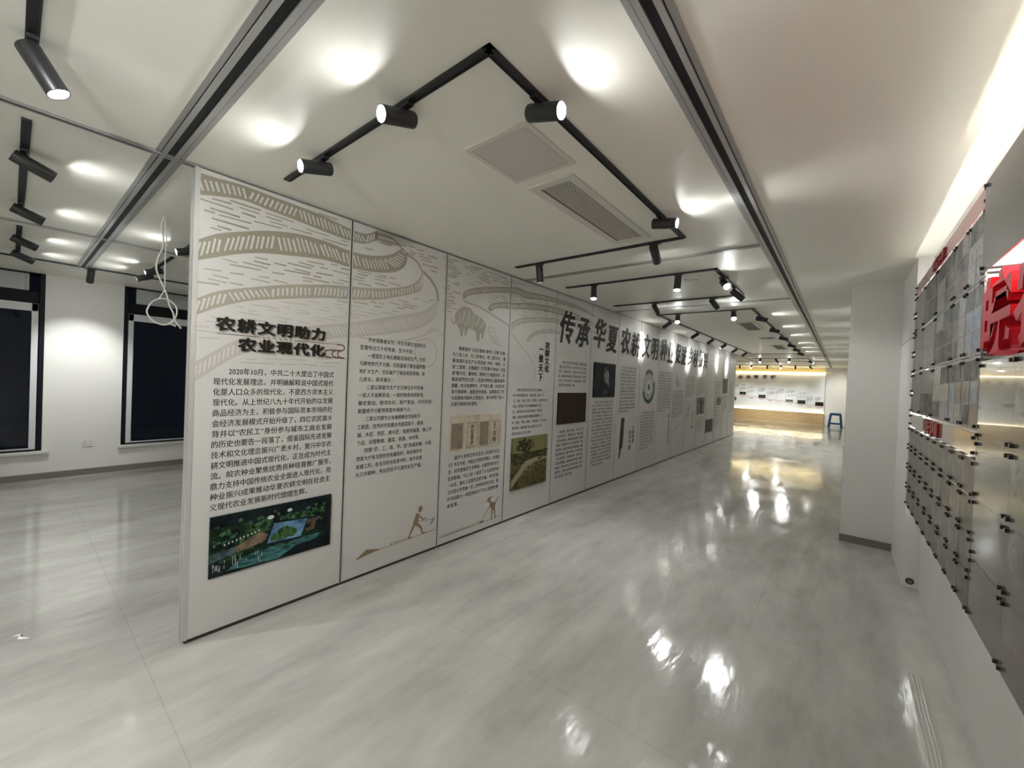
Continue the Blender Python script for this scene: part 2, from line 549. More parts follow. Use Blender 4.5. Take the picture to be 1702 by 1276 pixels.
# ------------------------------------------------------------------ ceiling rails of the movable partition
def rail_y(name, label, x, y0, y1, w, slot):
    t = thing(name, label, 'ceiling rail', (x, (y0 + y1) / 2, H))
    f = MB()
    g = w * 0.035
    for s in (-1, 1):
        i0, i1 = slot / 2, slot / 2 + (w / 2 - slot / 2) * 0.5 - g / 2
        f.box((x + s * i0, y0, H - 0.012), (x + s * i1, y1, H + 0.002))
        f.box((x + s * (i1 + g), y0, H - 0.006), (x + s * w / 2, y1, H + 0.002))
    f.build('flange', 'alu', t)
    box('slot', (x - w / 2 + 0.002, y0 + 0.001, H - 0.003), (x + w / 2 - 0.002, y1 - 0.001, H + 0.001), 'slot', t)
    return t

def rail_x(name, label, y, x0, x1, w, slot):
    t = thing(name, label, 'ceiling rail', ((x0 + x1) / 2, y, H))
    f = MB()
    g = w * 0.035
    for s in (-1, 1):
        i0, i1 = slot / 2, slot / 2 + (w / 2 - slot / 2) * 0.5 - g / 2
        f.box((x0, y + s * i0, H - 0.012), (x1, y + s * i1, H + 0.002))
        f.box((x0, y + s * (i1 + g), H - 0.006), (x1, y + s * w / 2, H + 0.002))
    f.build('flange', 'alu', t)
    box('slot', (x0 + 0.001, y - w / 2 + 0.002, H - 0.003), (x1 - 0.001, y + w / 2 - 0.002, H + 0.001), 'slot', t)
    return t

RAILS = 'aluminium rails let into the ceiling'
XR, XP2 = -0.50, -2.915
for a in (rail_y('ceiling_rail', 'wide aluminium ceiling rail with black slot running the full length right of the panels', XR, YF, YB, 0.125, 0.034),
          rail_y('ceiling_rail', 'narrow aluminium ceiling rail carrying the row of printed panels', XP2, YF, YB, 0.06, 0.026),
          rail_y('ceiling_rail', 'thin aluminium ceiling rail in the left bay nearer the windows', -5.36, YF, 9.0, 0.06, 0.012),
          rail_x('ceiling_rail', 'wide aluminium ceiling rail crossing toward the windows at the near end of the panels', 0.53, -7.13, XR - 0.0625, 0.125, 0.034),
          rail_x('ceiling_rail', 'thin cross rail on the ceiling just past the bracket track with the air grille', 3.74, XP2 + 0.03, XR - 0.0625, 0.075, 0.012),
          rail_x('ceiling_rail', 'second thin cross rail on the ceiling, before the long rectangular track', 6.10, XP2 + 0.03, XR - 0.0625, 0.075, 0.012),
          rail_x('ceiling_rail', 'thin cross rail on the ceiling at the far end of the long rectangular track', 16.3, XP2 + 0.03, XR - 0.0625, 0.1, 0.02),
          rail_x('ceiling_rail', 'thin cross rail on the ceiling nearest to the timeline wall', 19.5, -6.5, XR - 0.0625, 0.1, 0.02)):
    a['group'] = RAILS

# ------------------------------------------------------------------ lighting tracks
def track(label, segs):
    xs = [p[0] for s in segs for p in s]
    ys = [p[1] for s in segs for p in s]
    mb = MB()
    w = 0.017
    for (x0, y0), (x1, y1) in segs:
        mb.box((min(x0, x1) - w, min(y0, y1) - w, H - 0.010), (max(x0, x1) + w, max(y0, y1) + w, H + 0.004))
        if abs(x1 - x0) > abs(y1 - y0):
            mb.box((min(x0, x1), y0 - w, H - 0.014), (max(x0, x1), y0 - w + 0.006, H - 0.010))
            mb.box((min(x0, x1), y0 + w - 0.006, H - 0.014), (max(x0, x1), y0 + w, H - 0.010))
        else:
            mb.box((x0 - w, min(y0, y1), H - 0.014), (x0 - w + 0.006, max(y0, y1), H - 0.010))
            mb.box((x0 + w - 0.006, min(y0, y1), H - 0.014), (x0 + w, max(y0, y1), H - 0.010))
    o = mb.build('lighting_track', 'black')
    return tag(o, label, 'lighting track', 'black lighting tracks on the ceiling')

track('black bracket-shaped lighting track around the square hatch and air grille', [((-2.63, 1.03), (-1, 1.03)), ((-1, 1.03), (-1, 3.24)), ((-1, 3.24), (-2.63, 3.24))])
track('small black bracket-shaped lighting track around the round ceiling sensor', [((-2.66, 4.27), (-1, 4.27)), ((-1, 4.27), (-1, 5.62)), ((-1, 5.62), (-2.67, 5.62))])
track('long black rectangular lighting track beside the far panels', [((-2.40, 6.65), (-1.05, 6.65)), ((-1.05, 6.65), (-1.05, 15.4)), ((-2.40, 6.65), (-2.40, 15.4)), ((-2.40, 15.4), (-1.05, 15.4))])
track('black lighting track at the upper left corner holding one lamp over the camera side', [((-2.45, 0.03), (-1, 0.03)), ((-1, 0.03), (-1, -2.2)), ((-1, -2.2), (-2.6, -2.2))])
track('short black lighting track left of the wide cross rail holding two lamps', [((-3.08, 0.03), (-4.98, 0.03))])
track('short black lighting track nearer the left window holding two lamps', [((-5.55, 0.03), (-6.85, 0.03))])
track('short black lighting track partly hidden behind the first panel', [((-3.05, 1.06), (-5.1, 1.06))])
track('short black lighting track in front of the right window behind the white cable', [((-5.56, 1.06), (-6.85, 1.06))])
track('thin black lighting track running along the window wall', [((-7.15, -3.5), (-7.15, 5.0))])
track('added unseen lighting track across the left bay behind the viewer', [((-3.4, -1.8), (-6.6, -1.8))])  # out of view, added to carry the left bay's fill spotlights
track('black lighting track in the far hall, the nearer of the two toward the back', [((-2.7, 17.6), (-1.0, 17.6)), ((-1.0, 17.6), (-1.0, 19.1))])
track('black lighting track in the far hall close to the timeline wall', [((-4.2, 22.6), (-1.0, 22.6))])

# ------------------------------------------------------------------ spotlights
LB, RB = 0.165, 0.034
def spotlight(pos, pan, tilt, label, group, power=0.6, cone=62, lamp=True):
    x, y = pos
    a, e = math.radians(pan), math.radians(tilt)
    d = Vector((math.cos(e) * math.cos(a), math.cos(e) * math.sin(a), math.sin(e)))
    t = thing('track_spotlight', label, 'spotlight', (x, y, H - 0.01), group)
    ce, se = math.cos(e), abs(math.sin(e))
    zp = H - 0.019 - 0.3 * LB * ce * se - RB * ce
    p = Vector((x, y, zp))
    rear = p - d * LB * 0.3 * math.cos(e)
    hb = MB()
    hb.lathe(rear, d, [(0, 0.0005), (0, RB - 0.003), (0.001, RB - 0.001), (0.004, RB), (LB - 0.002, RB), (LB, RB - 0.0008),
                       (LB, RB - 0.003), (LB - 0.010, RB - 0.0034)], 28)
    hb.build('housing', 'lamp', t)
    rf = MB()
    rf.lathe(rear, d, [(LB - 0.008, RB - 0.0034), (LB - 0.022, RB - 0.005), (LB - 0.022, 0.0006)], 24)
    rf.build('lamp_lens', 'lens', t)
    st = MB()
    st.cyl((x, y, H - 0.02), (x, y, zp + RB * 0.8), 0.008, 12)
    st.build('swivel_stem', 'lamp', t)
    ad = MB()
    along_x = abs(math.cos(a)) < 0.7
    w, l = 0.0145, 0.045
    ad.box((x - (l if along_x else w), y - (w if along_x else l), H - 0.026), (x + (l if along_x else w), y + (w if along_x else l), H - 0.009))
    ad.build('track_adapter', 'lamp', t, 0.002)
    if lamp:
        ld = bpy.data.lights.new('spotlight_beam', 'SPOT')
        ld.energy = SPOT_POWER * power
        ld.color = (0.975, 1.0, 0.985)
        ld.spot_size = math.radians(cone)
        ld.spot_blend = 0.9
        ld.shadow_soft_size = 0.022
        lo = bpy.data.objects.new('spotlight_beam', ld)
        COL.objects.link(lo)
        lo.rotation_mode = 'QUATERNION'
        lo.rotation_quaternion = (-d).to_track_quat('Z', 'Y')
        lo.parent = t
        lo.location = rear + d * (LB + 0.004) - Vector(t.location)
    return t

G1 = 'black spotlights on the bracket track by the air grille'
spotlight((-2.20, 1.03), 270, -17, 'lit black spotlight over the first printed panel, at the free end of its track', G1)
spotlight((-1.48, 1.03), 270, -19, 'lit black spotlight facing left, between the track corner and the first panel', G1)
spotlight((-1.00, 1.33), 0, -17, 'lit black spotlight facing right, directly above the square ceiling hatch', G1)
spotlight((-1.00, 2.74), 0, -10, 'lit black spotlight facing right at the far end of the air grille', G1)
spotlight((-1.22, 3.24), 95, -33, 'black spotlight tilted away, in front of the thin cross rail past the grille', G1)
spotlight((-2.35, 3.24), 90, -80, 'black spotlight hanging straight down above the fourth printed panel', G1)
G2 = 'black spotlights on the small bracket track by the ceiling sensor'
spotlight((-2.30, 4.27), 300, -70, 'black spotlight pointing down with lit rim above the title characters', G2)
spotlight((-1.35, 4.27), 280, -72, 'black spotlight pointing down just left of the round ceiling sensor', G2)
spotlight((-1.00, 4.62), 300, -30, 'glaring spotlight turned to the viewer, right of the round ceiling sensor', G2)
spotlight((-1.00, 5.14), 15, -42, 'black spotlight tilted down to the right at the right end of the small bracket track', G2)
spotlight((-2.07, 5.62), 85, -32, 'dark spotlight tilted away, left one on the far leg of the small bracket track', G2)
spotlight((-1.33, 5.62), 75, -26, 'dark spotlight tilted away, right one on the far leg of the small bracket track', G2)
G3 = 'black spotlights on the long rectangular track'
spotlight((-2.08, 6.65), 285, -42, 'glaring spotlight turned to the viewer, at the near left corner of the long track', G3)
spotlight((-1.29, 6.65), 285, -40, 'glaring spotlight turned to the viewer, at the near right corner of the long track', G3)
ORD = ['first', 'second', 'third', 'fourth', 'fifth', 'sixth']
for k, (y, pan, tl) in enumerate(((7.22, 180, -34), (8.95, 180, -34), (10.2, 190, -38), (11.5, 205, -36), (12.9, 180, -34), (14.35, 195, -36))):
    spotlight((-2.40, y), pan, tl, 'black spotlight aimed at the far panels, %s from the near end of the long track' % ORD[k], G3, 3.6, 54)
for k, y in enumerate((7.28, 8.78, 10.2, 11.9, 13.2, 14.6)):
    spotlight((-1.05, y), 5, -14, 'black spotlight facing right, %s on the right side of the long track' % ORD[k], G3, 0.4)
G4 = 'black spotlights left of the printed panels'
spotlight((-2.28, 0.03), 70, -60, 'large black spotlight with lit end at the upper left of the picture', G4)
spotlight((-3.51, 0.03), 100, -20, 'black spotlight below the upper left lamp, nearer one on its short track', G4)
spotlight((-4.70, 0.03), 97, -20, 'black spotlight at the far end of its short track, level with the cross rail line', G4)
spotlight((-5.86, 0.03), 100, -20, 'small black spotlight above the left window, nearer of the two', G4)
spotlight((-6.68, 0.03), 100, -22, 'small black spotlight above the left window, lowest in the picture', G4)
spotlight((-4.83, 1.06), 268, -16, 'black spotlight half hidden by the edge of the first printed panel', G4)
spotlight((-6.22, 1.06), 268, -18, 'black spotlight behind the white hanging cable, the upper one of the pair', G4)
spotlight((-6.70, 1.06), 262, -22, 'black spotlight with lit end behind the white hanging cable, lower of the pair', G4)
spotlight((-7.15, 0.60), 180, -48, 'black spotlight lighting the white wall between the two windows', G4, 2.0)
# unseen spotlights added over the viewer's head to fill floor, panels and ceiling
G5 = 'unseen fill spotlights added over the near end of the room'
spotlight((-1.00, -0.7), 135, -38, 'added fill spotlight behind the viewer turned to the near panels', G5, 3.6, 120)
spotlight((-1.00, -1.6), 10, -60, 'added fill spotlight behind the viewer near the acrylic wall', G5, 5.0, 80)
spotlight((-1.60, -2.2), 90, -78, 'added fill spotlight behind the viewer on the rear leg of the track', G5, 7.0, 80)
spotlight((-2.40, -2.2), 90, -80, 'added fill spotlight behind the viewer lighting the floor before the panels', G5, 3.5, 80)
spotlight((-4.2, -1.8), 90, -50, 'added fill spotlight behind the viewer in the middle of the left bay', G5, 3.6, 80)
spotlight((-6.0, -1.8), 90, -55, 'added fill spotlight behind the viewer at the left of the left bay', G5, 3.6, 80)
spotlight((-7.15, -1.8), 180, -45, 'added fill spotlight over the left window outside the picture', G5)
G6 = 'small black spotlights in the far hall'
FAR = [(-2.45, 17.6, 270, -40, 'small glaring spotlight in the far hall, leftmost on the nearer track'),
       (-1.95, 17.6, 60, -35, 'small dark spotlight in the far hall, second from left on the nearer track'),
       (-1.55, 17.6, 270, -40, 'small glaring spotlight in the far hall, near the right corner of the nearer track'),
       (-1.00, 18.6, 340, -25, 'small dark spotlight in the far hall on the side leg of the nearer track'),
       (-4.00, 22.6, 90, -45, 'tiny dark spotlight before the timeline wall, leftmost'),
       (-3.50, 22.6, 270, -40, 'tiny glaring spotlight before the timeline wall, second from left'),
       (-2.85, 22.6, 90, -45, 'tiny dark spotlight before the timeline wall, third from left'),
       (-2.30, 22.6, 270, -40, 'tiny glaring spotlight before the timeline wall, fourth from left'),
       (-1.75, 22.6, 90, -45, 'tiny dark spotlight before the timeline wall, second from right'),
       (-1.20, 22.6, 60, -30, 'tiny dark spotlight before the timeline wall, rightmost')]
for x, y, pan, tl, lab in FAR:
    spotlight((x, y), pan, tl, lab, G6, 3.0)

# ------------------------------------------------------------------ ceiling fittings
t = thing('access_hatch', 'square flush access hatch in the ceiling beside the air grille', 'ceiling hatch', (-1.33, 1.63, H))
fr = MB()
x0, x1, y0, y1 = -1.53, -1.13, 1.42, 1.85
for a, b in (((x0, y0), (x1, y0 + 0.03)), ((x0, y1 - 0.03), (x1, y1)), ((x0, y0 + 0.03), (x0 + 0.03, y1 - 0.03)), ((x1 - 0.03, y0 + 0.03), (x1, y1 - 0.03))):
    fr.box((*a, H - 0.006), (*b, H + 0.001))
fr.build('hatch_frame', 'grille', t)
box('hatch_door', (x0 + 0.033, y0 + 0.033, H - 0.005), (x1 - 0.033, y1 - 0.033, H), 'hatch', t)
box('hatch_gap', (x0 + 0.03, y0 + 0.03, H - 0.001), (x1 - 0.03, y1 - 0.03, H + 0.001), 'slot', t)

t = thing('air_grille', 'long slatted air conditioning grille in the ceiling inside the bracket track', 'air grille', (-1.36, 2.52, H))
fr = MB()
x0, x1, y0, y1 = -1.51, -1.20, 1.93, 3.11
bw = 0.055
for a, b in (((x0, y0), (x1, y0 + bw)), ((x0, y1 - bw), (x1, y1)), ((x0, y0 + bw), (x0 + bw, y1 - bw)), ((x1 - bw, y0 + bw), (x1, y1 - bw))):
    fr.box((*a, H - 0.010), (*b, H + 0.001))
fr.build('grille_frame', 'grille', t, 0.003)
box('duct_opening', (x0 + bw, y0 + bw, H - 0.0015), (x1 - bw, y1 - bw, H + 0.001), 'slot', t)
n = 12
for k in range(n - 1):
    xx = x0 + bw + (x1 - x0 - 2 * bw) * (k + 1) / n
    box('slat', (xx - 0.0048, y0 + bw, H - 0.004), (xx + 0.0048, y1 - bw, H - 0.001), 'grille', t)

for k, (y0, y1, lab) in enumerate(((8.0, 9.15, 'grey return air grille with pale rim inside the long track, nearest of three'),
                                   (10.5, 10.8, 'thin pale air outlet between the two grey far grilles'),
                                   (12.4, 13.7, 'grey return air grille with pale rim inside the long track, farthest of three'))):
    t = thing('return_air_grille', lab, 'air grille', (-1.36, (y0 + y1) / 2, H), 'grey air grilles inside the long track')
    fr = MB()
    x0, x1 = -1.51, -1.22
    for a, b in (((x0, y0), (x1, y0 + 0.03)), ((x0, y1 - 0.06), (x1, y1)), ((x0, y0 + 0.03), (x0 + 0.03, y1 - 0.06)), ((x1 - 0.05, y0 + 0.03), (x1, y1 - 0.06))):
        fr.box((*a, H - 0.014), (*b, H + 0.001))
    fr.build('grille_frame', 'grille', t)
    box('grille_mesh', (x0 + 0.03, y0 + 0.03, H - 0.004), (x1 - 0.05, y1 - 0.06, H), 'grey_grille', t)

t = thing('ceiling_sensor', 'small white round sensor on the ceiling by the small bracket track', 'ceiling sensor', (-1.30, 4.55, H))
MB().lathe((-1.30, 4.55, H), (0, 0, -1), [(0, 0.075), (0.012, 0.075), (0.018, 0.07), (0.018, 0.05), (0.034, 0.035), (0.038, 0.0005)], 24).build('sensor_body', 'outlet', t)
MB().lathe((-1.30, 4.55, H - 0.0185), (0, 0, -1), [(0, 0.066), (0.0015, 0.066), (0.0015, 0.054), (0, 0.054)], 24).build('sensor_ring', 'steam', t)

# loose cable left of the panels
t = thing('hanging_cable', 'loose white cable coiled into a loop hanging from the ceiling left of the panels', 'cable', (-4.13, 0.74, H))
def smooth(pts, n=6):
    out = []
    P = [pts[0]] + list(pts) + [pts[-1]]
    for i in range(1, len(P) - 2):
        for k in range(n):
            s = k / n
            q = []
            for c in range(len(P[0])):
                p0, p1, p2, p3 = (P[i + j][c] for j in (-1, 0, 1, 2))
                q.append(0.5 * (2 * p1 + (p2 - p0) * s + (2 * p0 - 5 * p1 + 4 * p2 - p3) * s * s + (3 * p1 - p0 - 3 * p2 + p3) * s ** 3))
            out.append(tuple(q))
    out.append(tuple(pts[-1]))
    return out
def cable(yz, x0, x1, r):
    n = len(yz)
    return smooth([(x0 + (x1 - x0) * i / (n - 1), y, z) for i, (y, z) in enumerate(yz)])
s1 = [(0.734,2.744),(0.720,2.691),(0.718,2.635),(0.731,2.583),(0.728,2.502),(0.702,2.415),(0.695,2.334),(0.718,2.259),(0.744,2.192),(0.761,2.147),(0.778,2.069),(0.802,2.016),(0.813,1.960),(0.837,1.922),(0.854,1.895)]
s2 = [(0.738,2.744),(0.742,2.666),(0.752,2.589),(0.749,2.500),(0.748,2.363),(0.750,2.202),(0.736,2.151),(0.718,2.111)]
s3 = [(0.718,2.111),(0.676,2.076),(0.650,2.016),(0.654,1.978),(0.685,1.935),(0.735,1.913),(0.779,1.923),(0.810,1.960),(0.825,2.011),(0.817,2.067),(0.781,2.102),(0.749,2.113),(0.718,2.108)]
mb = MB()
mb.tube(cable(s1, -4.13, -4.12, 0), 0.006)
mb.build('cable_strand', 'cable', t)
mb = MB()
mb.tube(cable(s2, -4.135, -4.14, 0), 0.0042)
mb.build('cable_strand', 'cable', t)
mb = MB()
mb.tube(cable(s3, -4.14, -4.11, 0), 0.006)
mb.tube(cable([(0.779, 1.925), (0.80, 1.918), (0.821, 1.908)], -4.12, -4.12, 0), 0.005)
mb.build('cable_loop', 'cable', t)

# ------------------------------------------------------------------ printed partition panels
PX = -2.88                 # printed face
PY0, PW = 0.652, 0.936
ZB, ZT = 0.022, H - 0.018
PM = on_partition(PX)
BANDS = {
 'A': ([(0.64,2.69),(0.667,2.698),(0.744,2.700),(0.858,2.710),(1.015,2.705),(1.188,2.700),(1.381,2.69),(1.581,2.660),(1.697,2.664),(1.768,2.700),(1.798,2.720)],
       [(0.64,2.57),(0.666,2.575),(0.765,2.601),(0.881,2.622),(1.019,2.611),(1.192,2.601),(1.385,2.584),(1.584,2.575),(1.700,2.589),(1.808,2.653)], 0),
 'B': ([(0.64,2.30),(0.664,2.322),(0.753,2.381),(0.867,2.427),(1.023,2.480),(1.195,2.514),(1.387,2.519),(1.587,2.500),(1.764,2.514),(1.928,2.567),(2.020,2.638)],
       [(0.64,2.19),(0.667,2.205),(0.775,2.254),(0.891,2.301),(1.027,2.337),(1.200,2.364),(1.392,2.387),(1.592,2.379),(1.769,2.388),(1.961,2.432),(2.068,2.510),(2.084,2.620)], 0),
 'C': ([(0.64,1.97),(0.672,1.991),(0.761,2.046),(0.927,2.101),(1.147,2.163),(1.398,2.214),(1.597,2.241),(1.836,2.275),(1.993,2.312),(2.132,2.363),(2.218,2.436),(2.245,2.503)],
       [(0.64,1.88),(0.675,1.899),(0.764,1.951),(0.930,2.019),(1.150,2.070),(1.401,2.121),(1.601,2.145),(1.840,2.186),(1.996,2.237),(2.136,2.286),(2.238,2.342),(2.260,2.445)], 1),
 'D': ([(0.64,1.60),(0.707,1.658),(0.885,1.780),(1.098,1.857),(1.408,1.934),(1.607,1.974),(1.846,2.041),(2.044,2.098),(2.261,2.161),(2.400,2.259),(2.421,2.326)],
       [(0.64,1.49),(0.710,1.548),(0.888,1.682),(1.101,1.747),(1.412,1.827),(1.612,1.862),(1.852,1.906),(2.050,1.951),(2.208,1.994),(2.391,2.105),(2.441,2.266)], 2),
 'E': ([(2.735,2.398),(2.817,2.461),(3.058,2.530),(3.346,2.588),(3.580,2.627),(3.745,2.616),(4.107,2.641),(4.516,2.647),(4.982,2.641),(5.4,2.60)],
       [(2.747,2.345),(2.821,2.400),(3.061,2.466),(3.350,2.528),(3.584,2.550),(3.750,2.534),(4.111,2.576),(4.518,2.594),(4.985,2.594),(5.4,2.56)], 0),
 'F': ([(3.091,2.318),(3.175,2.384),(3.403,2.437),(3.462,2.433),(3.754,2.487),(4.115,2.522),(4.523,2.535),(4.990,2.515),(5.6,2.45)],
       [(3.137,2.289),(3.245,2.343),(3.466,2.371),(3.758,2.411),(4.120,2.447),(4.529,2.455),(4.994,2.44),(5.6,2.39)], 0),
 'G': ([(3.492,2.220),(3.632,2.289),(3.869,2.337),(4.324,2.387),(4.9,2.39),(5.5,2.36)],
       [(3.498,2.121),(3.526,2.175),(3.669,2.233),(3.944,2.290),(4.329,2.330),(4.9,2.33),(5.5,2.31)], 1),
 'H': ([(3.782,2.071),(3.881,2.155),(4.062,2.208),(4.336,2.240),(4.8,2.24)],
       [(3.802,2.031),(3.920,2.117),(4.102,2.169),(4.339,2.195),(4.8,2.20)], 1),
}
def samp(c, s):
    """point at parameter s (0..1, by length) of a polyline"""
    L = [math.dist(c[i], c[i + 1]) for i in range(len(c) - 1)]
    T = sum(L) * s
    for i, l in enumerate(L):
        if T <= l or i == len(L) - 1:
            f = T / l
            return (c[i][0] + (c[i + 1][0] - c[i][0]) * f, c[i][1] + (c[i + 1][1] - c[i][1]) * f)
        T -= l
def height_at(c, u):
    for i in range(len(c) - 1):
        if c[i][0] <= u <= c[i + 1][0]:
            return c[i][1] + (c[i + 1][1] - c[i][1]) * (u - c[i][0]) / max(1e-6, c[i + 1][0] - c[i][0])
    return None
ART = []                                    # slots: 0 olive, 1 mid, 2 pale, 3 panel ground
rnd = random.Random(3)
for key, (U, L, tone) in BANDS.items():
    U, L = smooth(U, 5), smooth(L, 5)
    length = sum(math.dist(U[i], U[i + 1]) for i in range(len(U) - 1))
    n = max(8, int(length / 0.035))
    for i in range(n):
        s0, s1 = i / n, (i + 1) / n
        ART.append(([samp(L, s0), samp(L, s1), samp(U, s1), samp(U, s0)], 0.0006, tone))
    k = 0
    s = 0.012
    lean = 0.5
    run = 0
    while s < 0.985:
        if run <= 0:
            lean = rnd.choice([-0.75, -0.45, 0.25, 0.55, 0.8])
            run = rnd.randint(5, 10)
            s += 0.012 / length
        run -= 1
        a, b = samp(L, s), samp(U, s)
        hh = max(0.02, b[1] - a[1])
        ds = lean * hh * 0.7 / length
        p, q = samp(L, min(1, max(0, s - ds / 2))), samp(U, min(1, max(0, s + ds / 2)))
        f0, f1 = rnd.uniform(0.16, 0.24), rnd.uniform(0.72, 0.82)
        A = (p[0] + (q[0] - p[0]) * f0, p[1] + (q[1] - p[1]) * f0)
        B = (p[0] + (q[0] - p[0]) * f1, p[1] + (q[1] - p[1]) * f1)
        w = rnd.uniform(0.010, 0.014) * (0.8 if key in 'EFGH' else 1)
        ART.append((stroke(A, B, w * 0.8, w), 0.0011, 3))
        s += (w + 0.016 * (0.8 if key in 'EFGH' else 1)) / length
for pts, w, tone in (([(1.800,2.695),(1.936,2.695),(2.020,2.650),(2.063,2.615)], 0.014, 0),
                     ([(2.078,2.607),(2.182,2.573),(2.245,2.503)], 0.016, 0),
                     ([(2.253,2.505),(2.342,2.450),(2.411,2.375),(2.435,2.278)], 0.022, 0),
                     ([(2.748,2.332),(2.966,2.313),(3.182,2.259),(3.468,2.176)], 0.016, 1),
                     ([(3.499,2.112),(3.651,1.996),(3.829,1.886),(3.944,1.766),(3.973,1.616)], 0.02, 2),
                     ([(1.60,1.88),(1.9,1.86),(2.2,1.92),(2.45,2.03)], 0.012, 2),
                     ([(2.22,1.90),(2.20,1.78),(2.28,1.68),(2.40,1.70),(2.44,1.82),(2.36,1.92),(2.22,1.90)], 0.012, 2),
                     ([(2.30,1.95),(2.38,2.02),(2.50,1.98),(2.56,1.9)], 0.014, 2),
                     ([(2.60,2.14),(2.63,2.10),(2.66,2.12)], 0.014, 1)):
    pp = smooth(pts, 5)
    for i in range(len(pp) - 1):
        ART.append((stroke(pp[i], pp[i + 1], w), 0.0007, tone))
# ground dashes between the terraces
LAID = []
def dashes(u0, u1, lo, hi, n, tone, lmin=0.05, lmax=0.2, w=0.010):
    for _ in range(n):
        u = rnd.uniform(u0, u1)
        a, b = lo(u), hi(u)
        if a is None or b is None or b - a < 0.03:
            continue
        v = rnd.uniform(a + 0.012, b - 0.012)
        l = rnd.uniform(lmin, lmax)
        a2, b2 = lo(min(u + l, u1)), hi(min(u + l, u1))
        if u + l > u1 or a2 is None or b2 is None or not (a2 + 0.008 < v < b2 - 0.008):
            continue
        if any(abs(v - q[2]) < 0.019 and u < q[1] + 0.015 and u + l > q[0] - 0.015 for q in LAID):
            continue
        LAID.append((u, u + l, v))
        t_ = tone if isinstance(tone, int) else tone(v)
        ww = rnd.uniform(0.7, 1.15) * w
        ART.append((stroke((u, v), (u + l, v + rnd.uniform(-0.006, 0.006)), ww * 0.8, ww), 0.0008, t_))
hA = lambda k: (lambda u: height_at(BANDS[k][0], u))
hL = lambda k: (lambda u: height_at(BANDS[k][1], u))
C_ = lambda c: (lambda u: c)
tone = lambda v: 0 if v > 2.25 else (1 if v > 2.0 else 2)
dashes(0.65, 1.58, hA('B'), hL('A'), 420, 0)
dashes(1.6, 1.8, hA('B'), hL('A'), 10, 0)
dashes(1.8, 2.02, hA('B'), C_(2.69), 16, 0)
dashes(0.65, 2.06, hA('C'), hL('B'), 420, tone)
dashes(2.07, 2.2, hA('C'), C_(2.5), 8, 1)
dashes(0.65, 2.25, hA('D'), hL('C'), 420, lambda v: 1 if v > 2.1 else 2)
dashes(2.26, 2.40, hA('D'), C_(2.36), 10, 1)
dashes(0.65, 1.58, C_(1.62), hL('D'), 160, 2)
dashes(1.3, 1.58, C_(2.68), C_(2.715), 3, 0)
dashes(1.9, 2.42, lambda u: 2.70 if u < 1.95 else 2.62 - (u - 1.95) * 0.35 + 0.03, C_(2.70), 110, 0)
dashes(2.45, 2.72, C_(2.16), C_(2.70), 160, tone)
dashes(2.28, 2.46, C_(2.46), C_(2.58), 8, 0)
dashes(2.72, 3.55, lambda u: (height_at(BANDS['E'][0], u) or 2.4) + 0.02, C_(2.705), 150, 0)
dashes(3.55, 3.85, C_(2.64), C_(2.71), 9, 0)
dashes(2.9, 4.5, hA('F'), hL('E'), 110, 0, 0.04, 0.14, 0.007)
dashes(3.4, 5.2, hA('G'), hL('F'), 110, 1, 0.04, 0.14, 0.007)
dashes(3.55, 4.35, hA('H'), hL('G'), 60, 1, 0.04, 0.14, 0.007)
dashes(3.85, 4.6, C_(1.70), hL('H'), 90, 2, 0.05, 0.16, 0.008)
dashes(4.4, 5.6, C_(1.95), C_(2.30), 34, 2, 0.08, 0.3, 0.008)
dashes(5.0, 7.2, C_(2.35), C_(2.62), 24, 2, 0.1, 0.4, 0.012)
# ox and ploughman
OX = [(2.645,2.180),(2.678,2.239),(2.750,2.284),(2.847,2.279),(2.909,2.233),(3.013,2.205),(3.079,2.156),(3.073,2.083),(3.001,2.046),(2.929,2.052),(2.898,2.076),(2.838,2.083),(2.812,2.055),(2.773,2.06),(2.727,2.049),(2.687,2.078),(2.648,2.127)]
cu, cv = 2.85, 2.16
for i in range(len(OX)):
    ART.append(([(cu, cv), OX[i - 1], OX[i]][::-1], 0.0007, 1))
for leg in ([(2.70,2.09),(2.76,2.09),(2.755,1.99),(2.735,1.985)], [(2.78,2.07),(2.83,2.08),(2.80,2.0),(2.785,1.995)], [(2.93,2.07),(3.0,2.06),(2.985,1.965),(2.955,1.965)],
            [(3.02,2.08),(3.07,2.10),(3.04,2.0),(3.02,1.99)]):
    ART.append((leg, 0.0007, 1))
for k in range(11):                          # curved coat stripes
    u = 2.675 + k * 0.034
    top = 2.235 + (0.025 if 2 <= k <= 6 else 0) - max(0, k - 6) * 0.016 - (0.03 if k == 0 else 0)
    pp = [(u + 0.035 * math.sin(q * 0.5 * math.pi) + 0.02 * (k % 2) * q, 2.095 + 0.012 * (k % 3) + (top - 2.095 - 0.012 * (k % 3)) * q) for q in (0, 0.25, 0.5, 0.75, 1.0)]
    for q in range(4):
        ART.append((stroke(pp[q], pp[q + 1], 0.0065), 0.0011, 3))
for a, b in (((3.11,2.12),(3.19,2.13)), ((3.13,2.09),(3.21,2.07)), ((3.12,2.05),(3.23,2.03)), ((3.15,2.02),(3.27,1.99)), ((3.18,1.98),(3.31,1.955)), ((3.11,2.12),(3.13,2.03)), ((3.19,2.13),(3.25,2.03)), ((3.25,2.03),(3.31,1.95))):
    ART.append((stroke(a, b, 0.014), 0.0007, 2))

